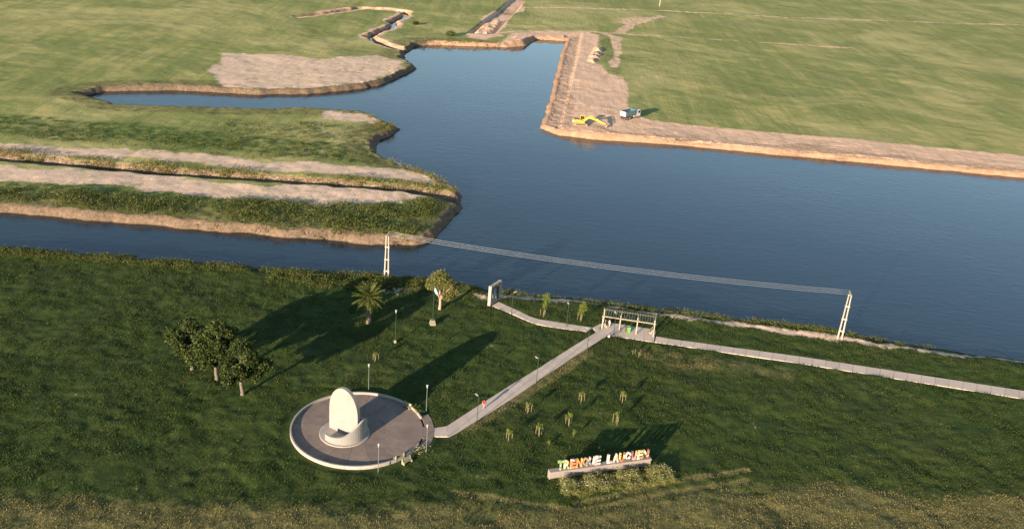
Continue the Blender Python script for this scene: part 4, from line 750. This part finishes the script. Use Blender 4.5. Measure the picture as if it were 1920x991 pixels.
def person(loc, rz, label, J, top_mat, leg_mat, shirt_low, long_legs, shoes=SHOE):
    """J: joint positions; local -y is where the person faces"""
    t = empty('person', loc, rz, label, 'person'); V = {k: Vector(v) for k, v in J.items()}
    for s in 'lr':
        fw = V['wrist_'+s] - V['elbow_'+s]; fw = fw.normalized(); V['hand_'+s] = V['wrist_'+s] + fw*.09; x_, y_ = frame_from(fw)
        for q in range(4): V[f'f{q}{s}'] = V['hand_'+s] + fw*(.07+.012*(q in (1, 2))) + x_*(.03-.02*q) + y_*.02
        V['thumb_'+s] = V['wrist_'+s] + fw*.06 + x_*.06; V['toe_'+s] = V['ankle_'+s] + Vector((0, -.17, -.05))
    R = dict(pelvis=(.15,.115), waist=(.135,.10), chest=(.165,.115), neck_base=.075, neck=.058, head=.088, crown=.085, hip_l=.10, hip_r=.10, knee_l=.062, knee_r=.062, ankle_l=.043, ankle_r=.043, shoulder_l=.065, shoulder_r=.065, elbow_l=.043, elbow_r=.043, wrist_l=.030, wrist_r=.030, hand_l=.036, hand_r=.036, thumb_l=.011, thumb_r=.011, toe_l=.035, toe_r=.035)
    E_ = [('pelvis','waist'),('waist','chest'),('chest','neck_base'),('neck_base','neck'),('neck','head'),('head','crown')]
    for s in 'lr':
        E_ += [('pelvis','hip_'+s),('hip_'+s,'knee_'+s),('knee_'+s,'ankle_'+s),('ankle_'+s,'toe_'+s),('chest','shoulder_'+s),('shoulder_'+s,'elbow_'+s),('elbow_'+s,'wrist_'+s),('wrist_'+s,'hand_'+s),('wrist_'+s,'thumb_'+s)]
        for q in range(4): R[f'f{q}{s}'] = .009; E_.append(('hand_'+s, f'f{q}{s}'))
    skinned('body', V, R, E_, SKIN, t, 'pelvis')
    up = {k: V[k] for k in ('pelvis','waist','chest','neck_base')}; up['hem'] = V['pelvis'] + Vector((0, 0, -shirt_low)); RR = dict(pelvis=(.18,.145), waist=(.165,.13), chest=(.19,.145), neck_base=(.09,.09), hem=(.185,.15)); EE = [('hem','pelvis'),('pelvis','waist'),('waist','chest'),('chest','neck_base')]
    for s in 'lr': up['sh'+s] = V['shoulder_'+s]; up['sl'+s] = V['shoulder_'+s].lerp(V['elbow_'+s], .75); RR['sh'+s] = .085; RR['sl'+s] = .068; EE += [('chest','sh'+s),('sh'+s,'sl'+s)]
    skinned('shirt', up, RR, EE, top_mat, t, 'pelvis')
    lw = {'p': V['pelvis'] + Vector((0,0,-.02))}; RR = {'p': (.165,.13)}; EE = []
    for s in 'lr':
        e_ = V['knee_'+s].lerp(V['ankle_'+s], .85) if long_legs else V['hip_'+s].lerp(V['knee_'+s], .75); lw['h'+s] = V['hip_'+s]; RR['h'+s] = .118; EE += [('p','h'+s)]
        if long_legs: lw['k'+s] = V['knee_'+s]; RR['k'+s] = .078; lw['e'+s] = e_; RR['e'+s] = .065; EE += [('h'+s,'k'+s),('k'+s,'e'+s)]
        else: lw['e'+s] = e_; RR['e'+s] = .095; EE += [('h'+s,'e'+s)]
    skinned('trousers' if long_legs else 'shorts', lw, RR, EE, leg_mat, t, 'p')
    for s in 'lr': a_ = V['ankle_'+s]; mb = MB(); mb.tube([a_+Vector((0,.06,-.03)), a_+Vector((0,0,-.035)), a_+Vector((0,-.12,-.055)), a_+Vector((0,-.19,-.06))], [.045,.056,.05,.03], 8); mb.build('shoe', shoes, t, smooth=True)
    hd = V['head']; mb = MB(); pr = []
    for i in range(7): a_ = math.pi/2*i/6; pr.append((.103*math.cos(a_)+.002, .115*math.sin(a_)))
    mb.lathe(pr, 12, tuple(hd+Vector((0,.022,.035)))); mb.build('hair', HAIR, t, smooth=True)
    mb = MB(); mb.prism([(-.015, 0), (.015, 0), (0, .05)], -.03, 0, 'y', tuple(hd+Vector((0,-.09,.0)))); mb.build('nose', SKIN, t)
    for s in (-1, 1): mb = MB(); mb.lathe([(.004,-.01),(.012,0),(.004,.01)], 8, tuple(hd+Vector((s*.033,-.083,.045)))); mb.build('eye', HAIR, t); mb = MB(); mb.lathe([(.008,-.03),(.018,0),(.008,.03)], 8, tuple(hd+Vector((s*.092,.01,.02)))); mb.build('ear', SKIN, t)
    mb = MB(); mb.box(tuple(hd+Vector((0,-.085,-.045))), (.05,.012,.012)); mb.build('mouth', RED, t); return t
RUN = dict(pelvis=(0,0,.98), waist=(0,-.02,1.12), chest=(0,-.06,1.33), neck_base=(0,-.08,1.47), neck=(0,-.09,1.54), head=(0,-.10,1.63), crown=(0,-.10,1.70), hip_l=(.10,0,.93), hip_r=(-.10,0,.93), knee_l=(.11,-.22,.55), ankle_l=(.11,-.17,.11), knee_r=(-.11,.02,.52), ankle_r=(-.11,.34,.24), shoulder_l=(.19,-.06,1.41), shoulder_r=(-.19,-.06,1.41), elbow_l=(.25,.16,1.19), wrist_l=(.22,.02,1.0), elbow_r=(-.25,-.16,1.17), wrist_r=(-.18,-.36,1.28))
STD = dict(pelvis=(0,0,.98), waist=(0,0,1.13), chest=(0,-.01,1.35), neck_base=(0,-.01,1.48), neck=(0,-.02,1.55), head=(0,-.035,1.64), crown=(0,-.03,1.71), hip_l=(.10,0,.93), hip_r=(-.10,0,.93), knee_l=(.12,-.03,.52), ankle_l=(.12,-.12,.10), knee_r=(-.12,.02,.52), ankle_r=(-.12,.10,.10), shoulder_l=(.19,0,1.42), shoulder_r=(-.19,0,1.42), elbow_l=(.24,-.14,1.18), wrist_l=(.10,-.34,1.36), elbow_r=(-.24,-.12,1.18), wrist_r=(-.08,-.34,1.38))
pr_ = g(906.5, 766); person((pr_.x, pr_.y, .05), math.pi - math.radians(33), 'person in a red shirt and pale shorts running along the straight path', RUN, RED, BEI, .12, False, WCL)
pw = g(1142, 613.5); person((pw.x, pw.y, .05), math.radians(-75), 'person in loose white clothes standing under the pergola with hands raised', STD, WCL, WCL, .32, True)
# bicycle by the lamp
bk = empty('bicycle', (*g(1145, 632)[:2], 0), fr+.25, 'dark bicycle standing on the grass edge beside the street lamp before the pergola', 'bicycle'); bk.location.z = float(samp(Z2, bk.location.x, bk.location.y)[0])
def ring(mb, c, R_, r_, n=20): mb.tube([(c[0]+R_*math.cos(2*math.pi*k/n), c[1], c[2]+R_*math.sin(2*math.pi*k/n)) for k in range(n+1)], r_, 5, False)
for xx in (-.52, .52):
    e = empty('wheel', (xx, 0, .34)); e.parent = bk; mb = MB(); ring(mb, (0,0,0), .33, .028); mb.build('tyre', TYR, e); mb = MB()
    for k in range(8): mb.bar((0,0,0), (.31*math.cos(k*math.pi/4), 0, .31*math.sin(k*math.pi/4)), .008)
    mb.tube([(0,-.05,0), (0,.05,0)], .03, 8); mb.build('spokes', M['steel'], e)
mb = MB()
for a_, b_ in (((-.52,0,.34),(-.08,0,.30)), ((-.52,0,.34),(-.18,0,.82)), ((-.08,0,.30),(-.18,0,.9)), ((-.08,0,.30),(.38,0,.80)), ((-.18,0,.82),(.36,0,.86)), ((.52,0,.34),(.34,0,.98))): mb.tube([a_, b_], .022, 6)
mb.build('frame', DRK, bk); mb = MB(); mb.box((-.2, 0, .95), (.26, .14, .06)); mb.build('saddle', TYR, bk, bev=.02); mb = MB(); mb.tube([(.28,-.3,1.02),(.36,-.12,1.0),(.36,.12,1.0),(.28,.3,1.02)], .02, 6); mb.build('handlebar', M['steel'], bk); mb = MB(); mb.tube([(-.08,-.1,.3),(-.08,.1,.3)], .09, 10); mb.build('crank', M['steel'], bk)
q = on(1141.5, 632.5); t = empty('white_bag', q, .4, 'small white bag lying in the grass beside the bicycle', 'bag'); mb = MB(); mb.lathe([(.16,0),(.24,.1),(.25,.24),(.15,.38),(.06,.44)], 12); mb.build('sack', M['flag_w'], t, smooth=True); mb = MB(); mb.tube([(-.07,0,.42),(-.04,0,.56),(.04,0,.56),(.07,0,.42)], .012, 5); mb.build('handle', M['flag_w'], t)
